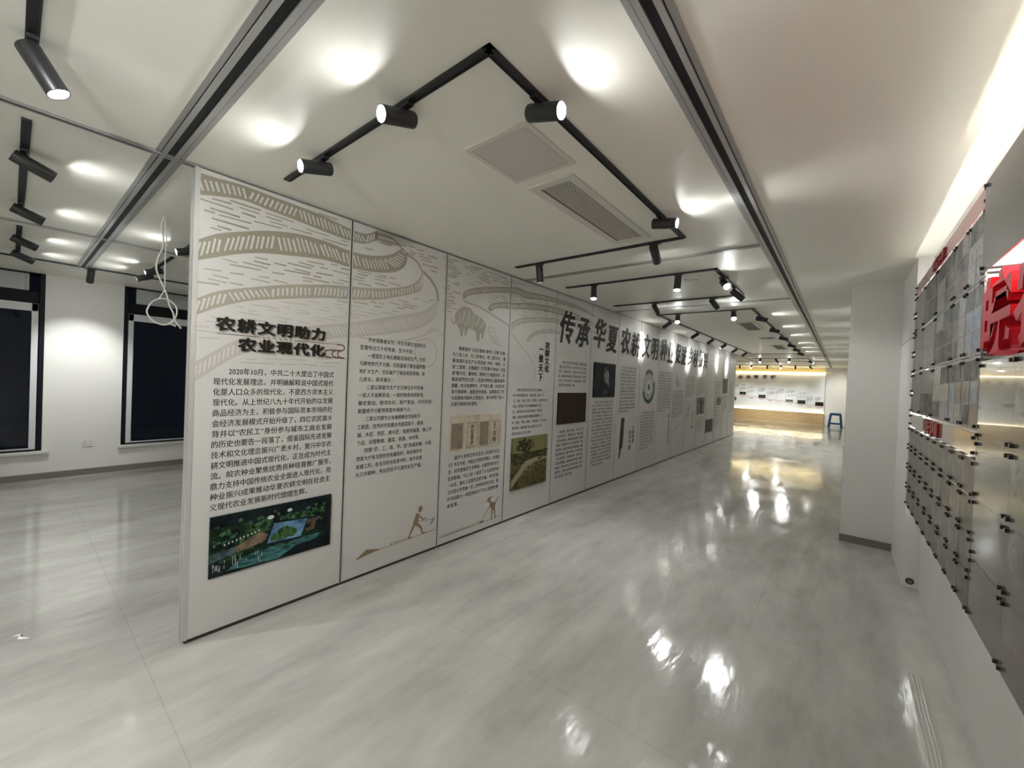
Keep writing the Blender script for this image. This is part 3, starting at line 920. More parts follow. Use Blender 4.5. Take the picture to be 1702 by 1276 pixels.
P1 = '''\u3000\u30002020年10月，中共二十大提出了中国式
现代化发展理念，并明确解释说中国式现代
化是人口众多的现代化，不是西方资本主义
现代化。从上世纪八九十年代开始的以发展
商品经济为主，积极参与国际资本市场的社
会经济发展模式开始升级了，四亿农民离乡
背井以“农民工”身份参与城市工商业发展
的历史也要告一段落了，借鉴国际先进发展
技术和文化理念振兴广袤乡村，复兴中华农
耕文明推进中国式现代化，正在成为时代主
流。皖农种业聚焦优质良种培育推广服务，
鼎力支持中国传统农业全面进入现代化，用
种业振兴成果推动华夏农耕文明在社会主
义现代农业发展新时代熠熠生辉。'''
P2 = '''\u3000\u3000历史观察者认为，中华农耕文化的四大
显著特点几千年传承，至今不改：
\u3000\u3000一是固定土地长期稳定持续生产，农民
与耕地世代不分离，农民富裕了就会盖房置
地扩大生产，农民破产了就会卖房卖地、卖
儿卖女，背井离乡；
\u3000\u3000二是以家庭为生产生活单位多代传承，
一家人不说两家话，一家的收成共同享用，
尊老爱幼、睦邻友好，财产家业、代代传承，
财富绝不分配到家庭中具体个人；
\u3000\u3000三是以农耕为主体兼顾粮食贸易和手
工制造，优秀的农民都会作庭菜园子、裁缝
铺、木匠、铁匠、剃头匠，或者到城里、镇上开
个店，经营粮食、蔬菜、铁器、木材等；
\u3000\u3000四是“农、工、商、学、官”协调发展，农耕
世家大户有当官的也有做医的，有经商的也
有做工的，有当兵的也有读书的，他不会埋
头只作耕种，所以农民不只是农业生产者。'''
P3A = '''\u3000\u3000秦朝著作《吕氏春秋·审时》记载“夫稼，
为之者人也，生之者地也，养之者天也”，着
重强调农业生产必须具备“天时、地利、人
和”三要素；北魏著作《齐民要术·种谷》也强
调“顺天时，量地利，则用力少而成功多，任
情返道劳而无获”。这是对种田人最真诚的
提醒，充分考虑时令、天气和土壤、水利状况
等开展耕种，就能获好收成，如果耽误了时
令或者缺风缺水土质低劣，再大的努力投入
也得不到本份的喜悦。'''
P3B = '''\u3000\u3000国学大家张岱年先生在《中国农业文
化》序言中说：中国古代的哲学理论、价值观
念、科学思维及艺术传统，大都受到农业文
化的影响。“天人合一”肯定了人与自然的统
一关系，事实上这是农活的主轴，中华农耕
文化是全世界独一无二的特色传统文化，是
中华民族大一统思想和天下为公思想的根
本来源。'''
P4 = '''\u3000\u3000农耕文化是以农业生产为中心而形成
的一种传统民俗文化，包括农事、农具、农
艺、农谚、农时、农历、农作物，以及农村生活
形态，是华夏五千年文明最基础的文化类
型，也是中国古代社会存在最为广泛的文化
现象。农耕文化的根本是顺应自然规律，应
时、取宜、守则、和谐，“日出而作，日入而息，
凿井而饮，耕田而食”是以家庭为生产生活
基本单元的古代社会现象。'''
S = '农耕文化是华夏文明的根基，春种夏长秋收冬藏，顺应天时地利，世代传承不息，种子改变世界，良种成就丰收，'
def filler(rows, cols, start, last=0.6):
    out = []
    k = start
    for r in range(rows):
        n_ = cols - (2 if r == 0 else 0)
        if r == rows - 1:
            n_ = max(3, int(cols * last))
        out.append(('\u3000\u3000' if r == 0 else '') + ''.join(S[(k + i) % len(S)] for i in range(n_)))
        k += n_
    return '\n'.join(out)

def photo(parent, mp_x, y0, z0, y1, z1, base, extra=(), mats=(), name='photo_board', thick=0.012):
    """a mounted picture board: box with flat picture shapes on its face"""
    mb = MB()
    mb.box((PX + 0.0005, y0, z0), (PX + thick, y1, z1), 0)
    mp_ = on_partition(PX + thick)
    for n_, (pts, d, mi) in enumerate(extra):
        d += 0.06 * (n_ % 15)
        q = [(y0 + u * (y1 - y0), z0 + v * (z1 - z0)) for u, v in pts]
        mb.add([mp_(u, v, d * 0.0005) for u, v in q], [tuple(range(len(q)))], mi)
    return mb.build(name, [base] + list(mats), parent)

PANEL_LABELS = [
 'first printed panel at the near end, with terrace drawing and photo of a tablet among plants',
 'second printed panel, long text and a small farmer with hoe at its foot',
 'third printed panel, with ox drawing and row of old book covers',
 'fourth printed panel, with vertical heading and olive landscape painting',
 'fifth printed panel, with dark brown bamboo slip photo and first two big characters',
 'sixth printed panel, with black relic photo and long text below',
 'seventh printed panel, with tall dark blade picture at its foot',
 'eighth printed panel, with round calendar wheel picture',
 'ninth printed panel, text in its upper half and vertical heading at its lower right edge',
 'tenth printed panel, with faint plant sketch above its text',
 'eleventh printed panel, brightly lit at the top, heading at its lower edge',
 'twelfth printed panel, with grey picture in its middle and last title characters',
 'thirteenth printed panel, nearly blank with one dark square picture low down',
 'fourteenth printed panel, with one small grey picture beside its text',
 'fifteenth printed panel, with grey picture of two figures below a light streak',
 'last printed panel at the far end, next to the opening to the timeline wall']
TITLES = ['传承', '华夏', '农耕', '文明', '种业', '促进', '乡村', '振兴']
panels = []
for k in range(16):
    y0 = PY0 + k * PW
    y1 = y0 + PW
    t = thing('partition_panel', PANEL_LABELS[k], 'display panel', (PX - 0.035, (y0 + y1) / 2, 0), 'sliding printed partition panels')
    panels.append(t)
    g = 0.0055
    box('board', (PX - 0.068, y0 + 0.012, ZB), (PX, y1 - 0.012, ZT), 'panel', t)
    ed = MB()
    for a, b in ((y0 + g, y0 + 0.0125), (y1 - 0.0125, y1 - g)):
        ed.box((PX - 0.072, a, ZB - 0.004), (PX + 0.003, b, ZT))
    if k == 0:                                # grooved end profile
        ed.box((PX - 0.072, y0 - 0.012, ZB), (PX - 0.048, y0 + g, ZT))
        ed.box((PX - 0.024, y0 - 0.012, ZB), (PX + 0.003, y0 + g, ZT))
        ed.box((PX - 0.048, y0 - 0.004, ZB), (PX - 0.024, y0 + g, ZT))
    ed.build('edge_profile', 'alu_light', t)
    sl = MB()
    sl.box((PX - 0.060, y0 + 0.004, 0.001), (PX - 0.002, y1 - 0.004, ZB))
    sl.box((PX - 0.060, y0 + 0.004, ZT), (PX - 0.006, y1 - 0.004, H - 0.0125))
    if k:
        sl.box((PX - 0.06, y0 - g, ZB), (PX - 0.001, y0 + g, ZT))
    sl.build('seal', 'seal', t)
    mb = MB()
    art(mb, [p for p in ART if min(q[0] for q in p[0]) < y1 and max(q[0] for q in p[0]) > y0], PM, y0 + 0.013, y1 - 0.013)
    if mb.v:
        mb.build('terrace_drawing', ['olive', 'olive_mid', 'olive_pale', 'panel'], t)
    if 4 <= k < 12:
        for j, ch in enumerate(TITLES[k - 4]):
            cy = y0 + (0.25 if j == 0 else 0.68)
            zc = 2.315 - 0.025 * j
            w, hgt = 0.345, 0.42 - 0.02 * j
            if j == 0 and k == 5:
                zc = 2.34
            lm = MB()
            heavy_text(lm, ch, on_partition(PX), cy - w / 2, zc - hgt / 2, cy + w / 2, zc + hgt / 2, 0.004, 0.024, 0.003, 0.16, mi=1, n=12)
            heavy_text(lm, ch, on_partition(PX), cy - w / 2, zc - hgt / 2, cy + w / 2, zc + hgt / 2, 0.011, 0.0105, 0.003, 0.16, mi=0, n=8)
            lm.build('title_character', ['letter', 'letter_edge'], t)

def printed(k, name='printed_text'):
    return MB()
# panel 1
t = panels[0]
mb = MB()
heavy_text(mb, '农耕文明助力', PM, 0.757, 1.818, 1.403, 1.900, 0.010, 0.0028, 0.006, 0.0, 0, 5, 1.12)
heavy_text(mb, '农业现代化', PM, 0.874, 1.705, 1.403, 1.785, 0.010, 0.0028, 0.006, 0.0, 0, 5, 1.12)
mb.build('heading', ['letter'], t)
mb = MB()
o_ = [((0.765, 1.800), (1.50, 1.800)), ((1.42, 1.700), (1.575, 1.700))]
for a, b in o_:
    art(mb, [(stroke(a, b, 0.004), 0.001, 0)], PM)
for pts in ([(1.50,1.800),(1.545,1.797),(1.558,1.780),(1.548,1.760),(1.50,1.757),(1.455,1.757)], [(1.455,1.757),(1.425,1.750),(1.415,1.73),(1.425,1.708),(1.46,1.704)], [(1.50,1.757),(1.475,1.748),(1.467,1.73),(1.478,1.71),(1.52,1.704)], [(1.535,1.757),(1.515,1.748),(1.508,1.73),(1.52,1.71),(1.56,1.704)]):
    pp = smooth(pts, 5)
    for i in range(len(pp) - 1):
        art(mb, [(stroke(pp[i], pp[i + 1], 0.009), 0.0012, 0)], PM)
mb.build('cloud_ornament', ['brown'], t)
mb = MB()
paragraphs(mb, P1, PM, 0.755, 1.612, 0.735, 1.495, 0.0012, 0.014)
mb.build('printed_text', 'ink', t)
leafs = []
r2 = random.Random(5)
for _ in range(150):
    u, v = r2.uniform(0.03, 0.95), r2.gauss(0.66, 0.10)
    if 0.48 < v < 0.92:
        leafs.append((blob(u, v, r2.uniform(0.008, 0.026), r2.uniform(0.012, 0.04), 6, r2.random()), 1, r2.choice([1, 1, 5, 5, 3])))
shapes = [(rect(0, 0.80, 1, 1), 0.5, 2), (rect(0.0, 0.0, 1.0, 0.22), 0.5, 2)] + leafs + [
    (blob(0.45, 0.80, 0.028, 0.035), 2, 7), (blob(0.61, 0.86, 0.022, 0.03), 2, 7),
    ([(0.40, 0.30), (0.73, 0.28), (0.80, 0.66), (0.47, 0.72)], 3, 2),
    ([(0.425, 0.34), (0.715, 0.32), (0.775, 0.63), (0.48, 0.68)], 4, 4),
    (blob(0.57, 0.47, 0.075, 0.11, 10), 5, 5), (blob(0.50, 0.42, 0.05, 0.07, 10), 5, 5), (blob(0.63, 0.44, 0.05, 0.08, 10), 5, 5),
    ([(0.12, 0.05), (0.52, 0.02), (0.72, 0.22), (0.45, 0.27), (0.22, 0.22)], 3, 3),
    ([(0.55, 0.16), (0.86, 0.20), (0.90, 0.30), (0.62, 0.27)], 3, 3),
    ([(0.0, 0.38), (0.10, 0.42), (0.09, 0.29), (0.0, 0.24)], 6, 8),
    ([(0.09, 0.41), (0.20, 0.44), (0.19, 0.33), (0.09, 0.30)], 6, 8),
    ([(0.19, 0.43), (0.33, 0.56), (0.35, 0.38), (0.19, 0.33)], 6, 6), (blob(0.37, 0.48, 0.055, 0.10, 12), 6, 6),
    ([(0.34, 0.56), (0.43, 0.52), (0.43, 0.48), (0.34, 0.50)], 7, 6),
    (blob(0.86, 0.50, 0.06, 0.11, 12), 6, 9), ([(0.76, 0.60), (0.87, 0.62), (0.87, 0.55), (0.76, 0.56)], 7, 9), ([(0.75, 0.45), (0.84, 0.46), (0.84, 0.40), (0.77, 0.38)], 7, 9),
    ([(0.86, 0.60), (1.0, 0.42), (1.0, 0.24), (0.84, 0.40)], 6, 2), (rect(0.94, 0.0, 1, 0.9), 5, 2)]
for _ in range(26):
    u, v = r2.uniform(0.02, 0.4), r2.uniform(0.05, 0.2)
    shapes.append((rect(u, v, u + 0.003, v + r2.uniform(0.03, 0.1)), 7, 7))
for i in range(10):
    u = 0.1 + 0.028 * i
    shapes.append((rect(u, 0.49 + 0.012 * i, u + 0.009, 0.52 + 0.012 * i), 7, 7))
photo(t, PX, 0.758, 0.342, 1.492, 0.708, 'photo_leaf', shapes, ['photo_leaf', 'photo_black', 'photo_teal', 'photo_screen', 'photo_green', 'photo_skin', 'photo_white', 'photo_sleeve', 'photo_skin_dark'])

def farmer(mb, pose):
    for pts in pose:
        art(mb, [(pts, 0.001, 0)], PM)
# panel 2
t = panels[1]
mb = MB()
paragraphs(mb, P2, PM, 1.685, 1.895, 0.785, 2.425, 0.0012, 0.013)
mb.build('printed_text', 'ink', t)
mb = MB()
base_v = lambda u: 0.165 + (u - 1.7) * 0.022
FU = 2.28
farmer(mb, [[(FU - 0.035, 0.30), (FU + 0.02, 0.285), (FU + 0.035, 0.37), (FU + 0.0, 0.385)],          # trunk
            blob(FU + 0.04, 0.405, 0.022, 0.024), [(FU + 0.015, 0.425), (FU + 0.075, 0.40), (FU + 0.05, 0.445)],   # head, hat
            stroke((FU - 0.01, 0.295), (FU - 0.05, 0.235), 0.03, 0.02), stroke((FU - 0.05, 0.235), (FU - 0.075, 0.18), 0.02, 0.013), stroke((FU - 0.08, 0.182), (FU - 0.045, 0.18), 0.014),
            stroke((FU + 0.0, 0.295), (FU + 0.055, 0.245), 0.03, 0.02), stroke((FU + 0.055, 0.245), (FU + 0.075, 0.185), 0.02, 0.013), stroke((FU + 0.07, 0.186), (FU + 0.105, 0.186), 0.014),
            stroke((FU + 0.02, 0.365), (FU + 0.075, 0.31), 0.018, 0.012), stroke((FU + 0.075, 0.31), (FU + 0.11, 0.315), 0.012),
            stroke((FU - 0.02, 0.31), (FU + 0.20, 0.285), 0.006), stroke((FU + 0.205, 0.295), (FU + 0.165, 0.245), 0.02, 0.012)])
art(mb, [(stroke((1.80, base_v(1.80)), (2.522, base_v(2.522)), 0.005), 0.001, 0),
         ([(1.70, 0.145), (1.93, 0.172), (1.80, 0.205)], 0.001, 0)], PM)
for i in range(6):
    u = 2.03 + i * 0.035
    art(mb, [(stroke((u, base_v(u)), (u - 0.008, base_v(u) + 0.022), 0.006), 0.001, 0), (stroke((u, base_v(u) + 0.006), (u + 0.012, base_v(u) + 0.02), 0.005), 0.001, 0)], PM)
mb.build('farmer_drawing', 'gold', t)
# panel 3
t = panels[2]
mb = MB()
paragraphs(mb, P3A, PM, 2.635, 1.905, 1.31, 3.425, 0.0012, 0.012)
paragraphs(mb, P3B, PM, 2.635, 0.855, 0.335, 3.385, 0.0012, 0.012)
mb.build('printed_text', 'ink', t)
for i, (a, b, title) in enumerate(((0.0, 0.245, ''), (0.285, 0.515, '齐\n民\n要\n术'), (0.53, 0.745, ''), (0.765, 1.0, '天\n工\n开\n物'))):
    ya, yb_ = 2.635 + a * 0.74, 2.635 + b * 0.74
    mb = MB()
    mb.box((PX + 0.0005, ya, 0.885), (PX + 0.009, yb_, 1.225), 0)
    mp_ = on_partition(PX + 0.009)
    w = yb_ - ya
    ex = [(rect(ya + w * 0.08, 0.905, yb_ - w * 0.08, 1.15 - 0.0), 0.0004, 2), (rect(ya + w * 0.10, 0.909, yb_ - w * 0.10, 1.146), 0.0006, 0 if title else 3)]
    art(mb, ex, mp_)
    if title:
        add_text(mb, title, mp_, ya + w * (0.36 if i == 1 else 0.22), 0.925, ya + w * (0.64 if i == 1 else 0.56), 1.13, 0.001, 0.02, line=0.95, mi=1)
        if i == 3:
            art(mb, [(stroke((ya + w * (0.64 + 0.08 * j), 0.915), (ya + w * (0.64 + 0.08 * j), 1.14), 0.002), 0.001, 2) for j in range(3)], mp_)
    else:
        for j in range(7):
            uu = ya + w * (0.16 + 0.11 * j)
            art(mb, [(stroke((uu, 0.92), (uu, 1.135), 0.0045), 0.001, 2)], mp_)
    mb.build('book_cover_print', ['paper', 'ink', 'ink_grey', 'paper_brown'], t)
mb = MB()
F2 = 3.30
bv = lambda u: 0.085 + (u - 2.55) * 0.006
farmer(mb, [[(F2 - 0.025, 0.19), (F2 + 0.03, 0.185), (F2 + 0.045, 0.25), (F2 - 0.035, 0.285), (F2 - 0.055, 0.26)],
            blob(F2 - 0.06, 0.295, 0.022, 0.02), [(F2 - 0.13, 0.285), (F2 + 0.0, 0.33), (F2 - 0.07, 0.335)],
            stroke((F2 - 0.01, 0.19), (F2 - 0.02, 0.095), 0.026, 0.014), stroke((F2 + 0.025, 0.19), (F2 + 0.04, 0.095), 0.026, 0.014),
            stroke((F2 - 0.03, 0.1), (F2 - 0.005, 0.095), 0.012), stroke((F2 + 0.03, 0.1), (F2 + 0.06, 0.095), 0.012),
            stroke((F2 - 0.03, 0.255), (F2 - 0.09, 0.19), 0.016, 0.01), stroke((F2 + 0.03, 0.255), (F2 + 0.09, 0.31), 0.016, 0.01),
            stroke((F2 - 0.07, 0.215), (F2 - 0.17, 0.105), 0.006), stroke((F2 - 0.20, 0.10), (F2 - 0.14, 0.098), 0.018)])
art(mb, [(stroke((2.54, bv(2.54)), (3.445, bv(3.445)), 0.005), 0.001, 0)], PM)
for i in range(17):
    u = 2.58 + i * 0.032
    art(mb, [(stroke((u, bv(u)), (u - 0.006, bv(u) + 0.02), 0.005), 0.001, 0), (stroke((u, bv(u) + 0.005), (u + 0.01, bv(u) + 0.018), 0.004), 0.001, 0)], PM)
mb.build('farmer_drawing', 'gold', t)
# panel 4
t = panels[3]
mb = MB()
paragraphs(mb, P4, PM, 3.575, 1.515, 0.955, 4.265, 0.0012, 0.01)
mb.build('printed_text', 'ink', t)
mb = MB()
add_text(mb, '农\n耕\n文\n化', PM, 4.165, 1.70, 4.265, 2.08, 0.003, 0.02, 0.002, line=1.05)
add_text(mb, '一\n统\n天\n下', PM, 4.04, 1.585, 4.13, 1.985, 0.003, 0.02, 0.002, line=1.05)
art(mb, [(stroke((4.15, 1.58), (4.15, 2.60), 0.003), 0.001, 0)] + [(blob(4.15 + 0.02 * ((-1) ** i), 2.63 - 0.06 * i, 0.009, 0.009, 8), 0.001, 0) for i in range(4)], PM)
mb.build('vertical_heading', 'letter', t)
tr = [(rect(0, 0.70, 1, 1), 0.5, 1), ([(0, 0.20), (0.35, 0.52), (0.62, 0.56), (1, 0.60), (1, 0.50), (0.7, 0.48), (0.4, 0.40), (0, 0.05)], 1, 4)]
for _ in range(60):
    a = r2.uniform(0, 6.28)
    rr = r2.random() ** 0.5
    tr.append((blob(0.33 + 0.26 * rr * math.cos(a), 0.84 + 0.14 * rr * math.sin(a), r2.uniform(0.02, 0.05), r2.uniform(0.015, 0.035), 7), 2, 2))
tr += [([(0.30, 0.55), (0.36, 0.55), (0.38, 0.80), (0.33, 0.80)], 2, 2), ([(0.36, 0.62), (0.40, 0.60), (0.50, 0.80), (0.47, 0.82)], 2, 2)]
for _ in range(40):
    tr.append((blob(r2.uniform(0.0, 1.0), r2.uniform(0.5, 0.72), r2.uniform(0.03, 0.09), r2.uniform(0.01, 0.03), 7), 1.5, 2))
for _ in range(22):
    u, v = r2.uniform(0.35, 0.9), r2.uniform(0.28, 0.44)
    tr.append((blob(u, v, 0.012, 0.02, 6), 3, 3 if r2.random() < 0.5 else 2))
photo(t, PX, 3.575, 0.335, 4.268, 0.928, 'paint_olive', tr, ['paint_sky', 'paint_dark', 'paint_figure', 'paper_brown'], 'painting_board', 0.02)
# panels 5 to 16
def text_part(k, blocks, bold=0.006):
    mb = MB()
    for (rows, cols, u0, vt, vb, u1, st) in blocks:
        paragraphs(mb, filler(rows, cols, st), PM, u0, vt, vb, u1, 0.0012, bold)
    return mb.build('printed_text', 'ink', panels[k])
text_part(4, [(6, 21, 4.50, 1.88, 1.52, 5.24, 0), (11, 20, 4.50, 0.96, 0.31, 5.22, 17)])
photo(panels[4], PX, 4.49, 1.03, 5.225, 1.445, 'slips', [(rect(0.04 + 0.06 * i, 0.05, 0.043 + 0.06 * i, 0.95), 1, 1) for i in range(16)], ['photo_black'], 'photo_board', 0.02)
text_part(5, [(19, 19, 5.45, 1.33, 0.33, 6.155, 9)])
photo(panels[5], PX, 5.44, 1.375, 6.155, 1.90, 'xray', [(blob(0.55, 0.62, 0.13, 0.22, 9), 1, 1), (blob(0.66, 0.42, 0.06, 0.1, 8), 1, 1), (blob(0.48, 0.8, 0.04, 0.08, 8), 1, 1)], ['grey_photo'], 'photo_board', 0.02)
text_part(6, [(14, 19, 6.37, 1.90, 1.10, 7.05, 30)])
mb = MB()
for pts, mi in (([(6.49, 1.015), (6.60, 1.015), (6.57, 0.56), (6.45, 0.56)], 0), ([(6.45, 0.56), (6.57, 0.56), (6.53, 0.50), (6.455, 0.50)], 1), ([(6.455, 0.50), (6.50, 0.50), (6.46, 0.34), (6.445, 0.34)], 0)):
    mb.add([PM(u, v, 0.012) for u, v in pts] + [PM(u, v, 0.0005) for u, v in pts], [(0, 1, 2, 3)[::-1], (4, 5, 6, 7), (0, 1, 5, 4), (1, 2, 6, 5), (2, 3, 7, 6), (3, 0, 4, 7)], mi)
mb.build('blade_picture', ['dark_photo', 'slips'], panels[6])
mb = MB()
add_text(mb, '土\n地\n制\n度', PM, 6.96, 0.55, 7.06, 0.86, 0.003, 0.02, line=1.05)
add_text(mb, '历\n史\n变\n革', PM, 6.82, 0.44, 6.92, 0.78, 0.003, 0.02, line=1.05)
mb.build('vertical_heading', 'letter', panels[6])
text_part(7, [(13, 19, 7.33, 1.10, 0.38, 8.03, 12)])
mb = MB()
cu, cv = 7.67, 1.55
for r, mi, d in ((0.30, 1, 0.001), (0.285, 0, 0.0015), (0.25, 1, 0.002), (0.24, 0, 0.0025), (0.16, 1, 0.003), (0.15, 0, 0.0035), (0.06, 1, 0.004)):
    art(mb, [(blob(cu, cv, r, r, 32), d, mi)], PM)
for i in range(24):
    a = 2 * math.pi * i / 24
    art(mb, [(stroke((cu + 0.17 * math.cos(a), cv + 0.17 * math.sin(a)), (cu + 0.235 * math.cos(a), cv + 0.235 * math.sin(a)), 0.018), 0.004, 1)], PM)
for i in range(26):
    a = math.radians(200 + i * 7)
    art(mb, [(blob(cu + 0.28 * math.cos(a), cv + 0.28 * math.sin(a), 0.04, 0.035, 8), 0.0045, 2 if i % 3 else 3)], PM)
for i in range(5):
    a = math.radians(62 + i * 14)
    art(mb, [(blob(cu + 0.30 * math.cos(a), cv + 0.30 * math.sin(a), 0.035, 0.05, 6), 0.0045, 1)], PM)
mb.build('calendar_wheel_print', ['panel', 'ink_grey', 'photo_green', 'photo_teal'], panels[7])
text_part(8, [(15, 18, 8.19, 1.88, 1.05, 8.98, 4)])
text_part(9, [(11, 19, 9.12, 1.50, 0.90, 9.86, 22)])
text_part(10, [(9, 18, 10.05, 1.86, 1.32, 10.80, 35)])
text_part(11, [(9, 18, 10.99, 1.86, 1.38, 11.72, 2), (7, 18, 11.02, 0.82, 0.45, 11.72, 27)])
text_part(13, [(18, 18, 12.86, 1.80, 0.45, 13.56, 15)])
text_part(14, [(9, 18, 13.80, 1.36, 0.86, 14.50, 40)])
text_part(15, [(14, 16, 14.80, 1.80, 0.80, 15.40, 8)])
photo(panels[11], PX, 11.03, 0.885, 11.70, 1.32, 'grey_photo', [(rect(0.38, 0.1, 0.62, 0.9), 1, 1)], ['photo_black'], 'photo_board', 0.012)
photo(panels[12], PX, 11.96, 0.345, 12.68, 0.70, 'dark_photo', [], [], 'photo_board', 0.012)
photo(panels[13], PX, 13.17, 1.07, 13.58, 1.31, 'grey_photo', [], [], 'photo_board', 0.012)
photo(panels[14], PX, 13.82, 1.42, 14.42, 1.88, 'grey_photo', [(rect(0.2, 0.1, 0.35, 0.8), 1, 1), (rect(0.6, 0.1, 0.75, 0.8), 1, 1)], ['dark_photo'], 'photo_board', 0.012)
mb = MB()
for (u0, vt, txt) in ((8.86, 0.98, '种\n业\n兴\n农\n之\n路'), ):
    add_text(mb, txt, PM, u0, 0.36, u0 + 0.10, vt, 0.003, 0.02, line=1.05)
mb.build('vertical_heading', 'letter', panels[8])
mb = MB()
add_text(mb, '良\n种\n千\n秋', PM, 10.62, 0.55, 10.74, 0.98, 0.003, 0.02, line=1.05)
mb.build('vertical_heading', 'letter', panels[10])
mb = MB()
for i in range(16):
    a = r2.uniform(0, 6.28)
    art(mb, [(stroke((9.45, 1.62), (9.45 + 0.22 * math.cos(a), 1.72 + 0.16 * math.sin(a)), 0.02, 0.006), 0.001, 0)], PM)
for i in range(8):
    art(mb, [(stroke((9.2 + 0.05 * i, 0.55 + 0.02 * i), (9.28 + 0.06 * i, 0.60 + 0.02 * i), 0.02, 0.008), 0.001, 0)], PM)
mb.build('plant_sketch', 'olive', panels[9])
mb = MB()
for i in range(18):
    a = r2.uniform(0, 6.28)
    art(mb, [(stroke((10.3, 1.0), (10.3 + 0.2 * math.cos(a), 1.0 + 0.28 * math.sin(a)), 0.02, 0.006), 0.001, 0)], PM)
mb.build('plant_sketch', 'olive', panels[10])

# ------------------------------------------------------------------ acrylic wall on the right
XC = 0.44                                    # back of the acrylic plates
def plate(name, label, cat, group, y0, y1, z0, z1, material, standoffs=True, x=XC, thick=0.006, r=0.0075, gap=0.006, corner=0.022):
    ym, zm = (y0 + y1) / 2, z0
    t = thing(name, label, cat, (x, ym, zm), group)
    box('plate', (x - thick, y0 + gap, z0 + gap), (x, y1 - gap, z1 - gap), material, t)
    if standoffs:
        for yy in (y0 + gap + corner, y1 - gap - corner):
            for zz in (z0 + gap + corner * 0.8, z1 - gap - corner * 0.8):
                s = MB()
                s.cyl((x - thick - 0.010, yy, zz), (x - thick, yy, zz), r, 12)
                s.cyl((x, yy, zz), (XN - 0.0005, yy, zz), r * 0.7, 10)
                s.build('standoff', 'stand', t)
    return t
r3 = random.Random(11)
cols = [4.70, 4.49, 4.25, 3.99, 3.73, 3.49, 3.25, 3.00, 2.76, 2.53]
rows = [0.70, 0.86, 1.02, 1.18, 1.34]
RN = ['bottom', 'second', 'third', 'top']
CN = ['far-end', 'second', 'third', 'fourth', 'fifth', 'sixth', 'seventh', 'eighth', 'ninth']
for r in range(4):
    for c in range(9):
        plate('certificate_plate', 'small certificate plate below the beige strip, %s row, %s column from the pillar' % (RN[r], CN[c]),
              'acrylic plate', 'small certificate plates below the beige strip', cols[c + 1], cols[c], rows[r], rows[r + 1], PRINTS[r3.choice([0, 0, 1, 2, 2])], gap=0.0015, corner=0.018, r=0.008)
erows = [1.46 + i * 0.1567 for i in range(7)]
EN = ['lowest', 'second', 'third', 'fourth', 'fifth', 'topmost']
for r in range(6):
    plate('edge_plate', 'narrow plate at the far edge of the acrylic wall, %s of six' % EN[r],
          'acrylic plate', 'narrow plates at the far edge of the acrylic wall', 4.585, 4.70, erows[r], erows[r + 1], PRINTS[0], gap=0.006, corner=0.016, r=0.007)
ucols = [4.585, 4.18, 3.67, 3.14, 2.84, 2.53]
urows = [1.46, 1.78, 2.10, 2.40]
UN = ['lowest', 'middle', 'uppermost']
for r in range(3):
    for c in range(5):
        last = plate('photo_plate', 'glossy photo plate above the beige strip, %s row, %s column from the pillar' % (UN[r], CN[c]),
              'acrylic plate', 'photo plates between the pink and beige strips', ucols[c + 1], ucols[c], urows[r], urows[r + 1],
              PRINTS[3 if c > 2 else r3.choice([0, 2, 4])], gap=0.0025)
        if c >= 1:
            q = MB()
            mp_ = on_right(XC - 0.006)
            a0, a1, b0, b1 = ucols[c + 1] + 0.012, ucols[c] - 0.012, urows[r] + 0.012, urows[r + 1] - 0.012
            nu, nv = (2, 3) if c > 1 else (1, 2)
            for iu in range(nu):
                for iv in range(nv):
                    du_, dv_ = (a1 - a0) / nu, (b1 - b0) / nv
                    art(q, [(rect(-(a0 + (iu + 1) * du_) + 0.004, b0 + iv * dv_ + 0.004, -(a0 + iu * du_) - 0.004, b0 + (iv + 1) * dv_ - 0.004), 0.0006, r3.choice([0, 0, 1, 2, 3]))], mp_)
            q.build('photo_print', ['grey_photo', 'print_blue', 'print_white', 'print_brown'], last)
ncols = [2.525, 2.08, 1.62, 1.15, 0.70]
nrows = [0.70, 0.95, 1.19, 1.43, 1.75]
NN = ['lowest', 'second', 'third', 'topmost']
for r in range(4):
    for c in range(4):
        plate('award_plate', 'large award plate under the red characters, %s row, %s column from the pillar' % (NN[r], ['first', 'second', 'third', 'fourth'][c]),
              'acrylic plate', 'award plates under the red characters', ncols[c + 1], ncols[c], nrows[r], nrows[r + 1], r3.choice(AWARD), gap=0.0008)
MR = on_right(XC - 0.006)
t = plate('title_strip', 'pink acrylic strip with red lettering along the top of the acrylic wall', 'sign strip', None, 2.53, 4.70, 2.40, 2.50, 'pink', True)
mb = MB()
add_text(mb, '荣誉资质', MR, -3.86, 2.42, -3.46, 2.485, 0.004, 0.03, 0.004)
mb.build('red_lettering', 'red_dark', t)
t = plate('title_strip', 'beige acrylic strip with red lettering above the small certificate plates', 'sign strip', None, 2.53, 4.70, 1.345, 1.455, 'beige', True)
mb = MB()
add_text(mb, '培训', MR, -3.90, 1.355, -3.36, 1.445, 0.006, 0.03, 0.006)
mb.build('red_lettering', 'red_dark', t)
t = plate('grey_sheet', 'large smoky grey sheet at the top right above the red characters', 'acrylic plate', None, 0.70, 2.525, 2.105, 2.49, 'gray_sheet', True, x=XC - 0.012)
# red raised characters
RC = on_right(XN)
for i, ch in enumerate('皖农种业'):
    u0 = -2.49 + i * 0.40
    mb = MB()
    add_text(mb, ch, RC, u0, 1.765, u0 + 0.37, 2.075, 0.075, 0.028, 0.035, 0.04)
    o = mb.build('raised_character', 'red')
    tag(o, ['thick red raised character at the left of the sign in the acrylic wall', 'thick red raised character cut by the right edge of the picture',
            'third thick red raised character, outside the picture', 'fourth thick red raised character, outside the picture'][i], 'sign letter', 'red raised characters in the acrylic wall')
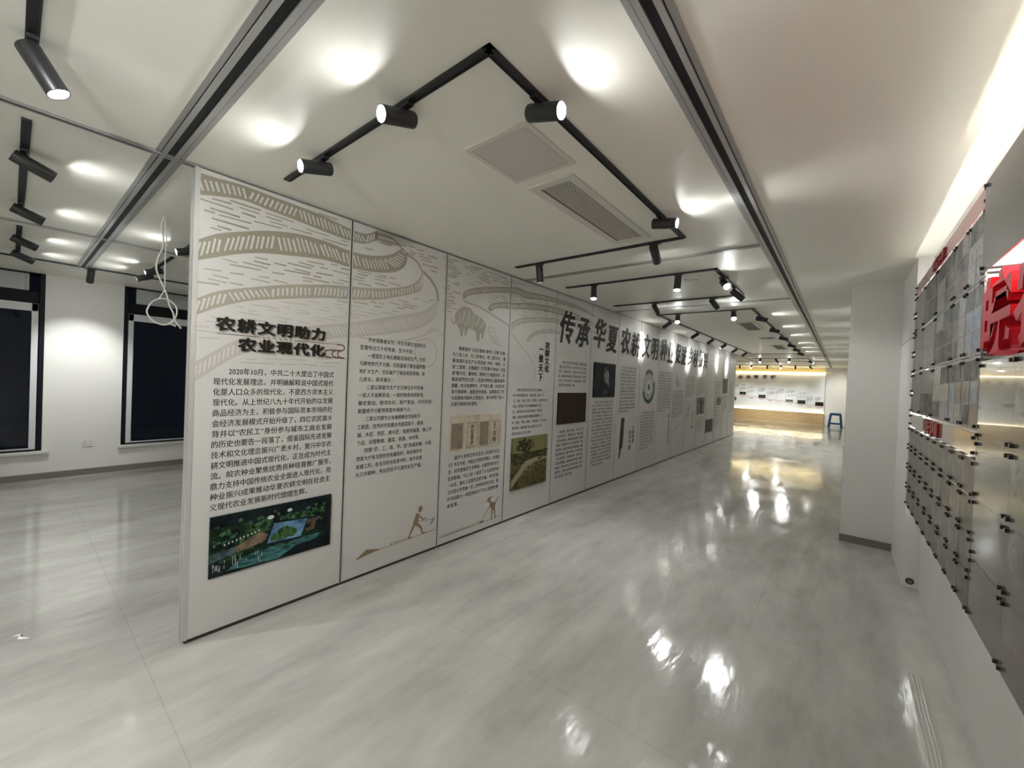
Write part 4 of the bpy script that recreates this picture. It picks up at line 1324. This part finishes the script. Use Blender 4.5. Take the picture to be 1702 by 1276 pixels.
# LED strips behind the plates
for nm, a, b in (('white LED strip hidden behind the top of the acrylic wall', (XC + 0.012, 0.7, 2.34), (XC + 0.020, 4.64, 2.35)),
                 ('white LED strip hidden behind the lower edge of the acrylic wall', (XN - 0.02, 0.7, 1.22), (XN - 0.005, 4.64, 1.235)),
                 ('white upright LED strip behind the far edge of the acrylic wall', (XN - 0.03, 4.655, 0.75), (XN - 0.015, 4.665, 2.38))):
    tag(box('led_strip', a, b, 'led_top' if 'top' in nm else 'led'), nm, 'led strip', 'LED strips behind the acrylic wall')
tag(box('led_strip', (XN - 0.012, 0.8, 2.088), (XN - 0.002, 2.50, 2.095), 'led_small'), 'warm LED strip above the red raised characters', 'led strip')
t = thing('round_sticker', 'round black sticker at the foot of the niche edge beside the floor', 'sticker', (0.488, 4.75, 0.05))
st = MB()
st.lathe((0.488, 4.75, 0.052), (0, -1, 0), [(0, 0.027), (0.002, 0.027), (0.002, 0.0005)], 24)
st.build('sticker_face', 'ink', t)
mb = MB()
add_text(mb, '皖农', lambda u, v, d: (u, 4.748 - d, v), 0.474, 0.048, 0.502, 0.062, 0.0006)
art(mb, [(rect(0.472, 0.040, 0.504, 0.0415), 0.0006, 0), (rect(0.476, 0.036, 0.500, 0.0372), 0.0006, 0)], lambda u, v, d: (u, 4.748 - d, v))
mb.build('sticker_print', 'letter_edge', t)

# ------------------------------------------------------------------ far timeline wall
YW = YB - 0.10
t = thing('timeline_wall', 'white lit timeline display on the far wall with wood base and glowing edges', 'wall display', (-2.7, YW, 0))
box('mural_board', (-6.6, YW, 0.58), (-0.70, YB, 2.47), 'mural', t)
box('wood_base', (-6.6, YW - 0.05, 0.0), (-0.70, YB, 0.55), 'wood', t)
box('cove', (-6.6, YW - 0.02, 2.50), (-0.70, YB, 2.735), 'cream', t)
lm = MB()
lm.box((-6.6, YW - 0.045, 0.55), (-0.70, YW - 0.01, 0.565))
lm.build('warm_light', 'led_warm', t)
lm = MB()
lm.box((-6.6, YW - 0.045, 2.475), (-0.70, YW, 2.49))
lm.build('warm_light', 'led_warm', t)
BMp = on_back(YW)
mb = MB()
for ch, (u0, v1, u1, v0) in zip('种业发展历程', ((-4.80, 2.31, -4.60, 2.13), (-4.44, 2.31, -4.23, 2.13), (-4.08, 2.31, -3.85, 2.13), (-3.71, 2.32, -3.49, 2.12), (-3.31, 2.33, -3.11, 2.14), (-2.95, 2.34, -2.73, 2.15))):
    q = MB()
    add_text(q, ch, BMp, u0, v0, u1, v1, 0.01, 0.03, 0.008)
    q.build('title_character', 'maroon', t)
for i, (u0, v1, u1, v0) in enumerate(((-4.61,1.83,-4.39,1.65),(-4.35,1.84,-4.06,1.75),(-4.34,1.68,-4.05,1.50),(-3.95,1.74,-3.70,1.64),(-3.95,1.55,-3.69,1.40),(-3.47,1.71,-3.18,1.46),(-3.06,1.67,-2.73,1.59),(-3.06,1.51,-2.72,1.35),(-2.67,1.65,-2.34,1.39),(-2.28,1.61,-1.89,1.45),(-2.27,1.39,-1.88,1.29),(-1.78,1.52,-1.41,1.42),(-1.77,1.34,-1.40,1.26),(-1.37,1.34,-1.15,1.11),(-1.06,1.34,-0.84,1.15))):
    q = MB()
    n_ = max(2, round((v1 - v0) / 0.052))
    paragraphs(q, filler(n_, 7, i * 7, 0.8), BMp, u0, v1, v0, u1, 0.002, 0.012)
    q.build('text_block', 'ink', t)
for i, (u0, v1, u1, v0) in enumerate(((-4.34,1.42,-4.04,1.27),(-4.60,1.14,-4.48,0.93),(-3.45,1.31,-3.13,1.14),(-2.26,1.13,-1.95,1.02),(-1.76,1.13,-1.44,0.95),(-1.05,1.08,-0.73,0.89))):
    box('small_photo', (u0, YW - 0.012, v0), (u1, YW, v1), ['photo_leaf', 'grey_photo', 'dark_photo', 'grey_photo', 'dark_photo', 'slips'][i], t)
for i, (u0, v1, u1, v0) in enumerate(((-4.30,1.19,-4.11,1.16),(-3.86,1.14,-3.67,1.09),(-3.41,1.10,-3.21,1.05),(-3.02,1.05,-2.83,1.01),(-2.63,0.99,-2.46,0.95),(-2.17,0.94,-1.98,0.90),(-1.70,0.90,-1.51,0.85),(-1.37,0.83,-1.16,0.79),(-1.01,0.79,-0.81,0.76))):
    q = MB()
    add_text(q, ['良种繁育', '品种试验', '种业起步', '品种审定', '市场开放', '产业升级', '科技创新', '育种攻关', '种业振兴'][i], BMp, u0, v0, u1, v1, 0.002, 0.015)
    q.build('date_caption', 'red_dark', t)
ln = [(-5.4,1.28),(-4.64,1.28),(-4.42,1.29),(-4.34,1.23),(-4.03,1.24),(-3.95,1.19),(-3.55,1.19),(-3.46,1.13),(-3.13,1.13),(-3.04,1.07),(-2.73,1.08),(-2.66,1.04),(-2.36,1.05),(-2.27,0.98),(-1.87,0.99),(-1.78,0.94),(-1.45,0.95),(-1.37,0.89),(-1.11,0.90),(-1.01,0.84),(-0.74,0.84)]
mb = MB()
for i in range(len(ln) - 1):
    art(mb, [(stroke(ln[i], ln[i + 1], 0.014), 0.003, 0)], BMp)
for i in range(1, len(ln) - 1, 2):
    art(mb, [(stroke(ln[i], (ln[i][0], ln[i][1] + 0.45), 0.006), 0.002, 1)], BMp)
mb.build('timeline_line', ['red_dark', 'ink_grey'], t)

# blue stool by the far wall
sx, sy = -0.24, 23.75
t = thing('plastic_stool', 'blue plastic stool by the far right end of the timeline wall', 'stool', (sx, sy, 0))
sb = MB()
def frustum(mb, x, y, z0, z1, a0, b0, a1, b1):
    vs = [(x - a0, y - b0, z0), (x + a0, y - b0, z0), (x + a0, y + b0, z0), (x - a0, y + b0, z0), (x - a1, y - b1, z1), (x + a1, y - b1, z1), (x + a1, y + b1, z1), (x - a1, y + b1, z1)]
    mb.add(vs, [(3, 2, 1, 0), (4, 5, 6, 7), (0, 1, 5, 4), (1, 2, 6, 5), (2, 3, 7, 6), (3, 0, 4, 7)])
frustum(sb, sx, sy, 0.60, 0.64, 0.205, 0.16, 0.195, 0.15)
frustum(sb, sx, sy, 0.54, 0.60, 0.215, 0.17, 0.205, 0.16)
sb.build('seat', 'blue', t, 0.01)
for ax in (-1, 1):
    for ay in (-1, 1):
        l = MB()
        a, b = Vector((sx + ax * 0.23, sy + ay * 0.185, 0)), Vector((sx + ax * 0.175, sy + ay * 0.135, 0.56))
        w = 0.045
        vs = [(a.x - w, a.y - w * 0.6, 0), (a.x + w, a.y - w * 0.6, 0), (a.x + w, a.y + w * 0.6, 0), (a.x - w, a.y + w * 0.6, 0),
              (b.x - w, b.y - w * 0.6, 0.56), (b.x + w, b.y - w * 0.6, 0.56), (b.x + w, b.y + w * 0.6, 0.56), (b.x - w, b.y + w * 0.6, 0.56)]
        l.add(vs, [(3, 2, 1, 0), (4, 5, 6, 7), (0, 1, 5, 4), (1, 2, 6, 5), (2, 3, 7, 6), (3, 0, 4, 7)])
        l.build('leg', 'blue', t, 0.006)
for ay in (-1, 1):
    MB().box((sx - 0.22, sy + ay * 0.165 - 0.012, 0.13), (sx + 0.22, sy + ay * 0.165 + 0.012, 0.19)).build('stretcher', 'blue', t, 0.005)
# curled scraps of film left on the floor
for sx_, sy_, ang, L_, lab in ((-3.62, 0.06, 0.5, 0.10, 'curled white film scrap on the floor at the far left of the picture'),
                               (-0.62, 2.55, -0.4, 0.06, 'small white film scrap on the open floor in front of the viewer')):
    q = MB()
    n_ = 10
    for i in range(n_ + 1):
        f = i / n_
        cx_, cy_ = sx_ + math.cos(ang) * L_ * (f - 0.5), sy_ + math.sin(ang) * L_ * (f - 0.5) + 0.012 * math.sin(f * 7)
        for e in (-1, 1):
            q.v.append((cx_ - math.sin(ang) * 0.006 * e, cy_ + math.cos(ang) * 0.006 * e, 0.001 + 0.010 * (0.5 + 0.5 * e) * math.sin(f * math.pi)))
    for i in range(n_):
        q.f.append([2 * i, 2 * i + 1, 2 * i + 3, 2 * i + 2])
        q.mi.append(0)
        q.sm.append(True)
    tag(q.build('film_scrap', 'outlet'), lab, 'film scrap')
struct(box('trim_2', (0.4385, 4.76, 2.095), (0.441, 5.69, 2.101), 'base'))
# floor seam before the far wall
struct(box('trim_1', (-6.0, 20.0, 0.0), (0.1, 20.03, 0.004), 'base'))
# rucked plastic film along the acrylic wall
fm = MB()
prof = [(-0.012, 0.001), (0.0, 0.001), (0.006, 0.008), (0.013, 0.001), (0.028, 0.0015), (0.036, 0.009), (0.044, 0.001), (0.06, 0.001)]
N = 40
for i in range(N + 1):
    y = 1.2 + (3.30 - 1.2) * i / N
    for dx, z in prof:
        fm.v.append((0.358 + dx + 0.0012 * math.sin(i * 0.7), y, z * (1 if z < 0.003 else (0.75 + 0.25 * math.sin(i * 1.9)))))
for i in range(N):
    for j in range(len(prof) - 1):
        a = i * len(prof) + j
        fm.f.append([a, a + 1, a + 1 + len(prof), a + len(prof)])
        fm.mi.append(0)
        fm.sm.append(True)
M['film'] = mat('plastic_film', srgb(178, 174, 166), 0.12, spec=0.8)
tag(fm.build('plastic_film_strip', 'film'), 'rucked strip of clear plastic film on the floor along the acrylic wall', 'plastic film')
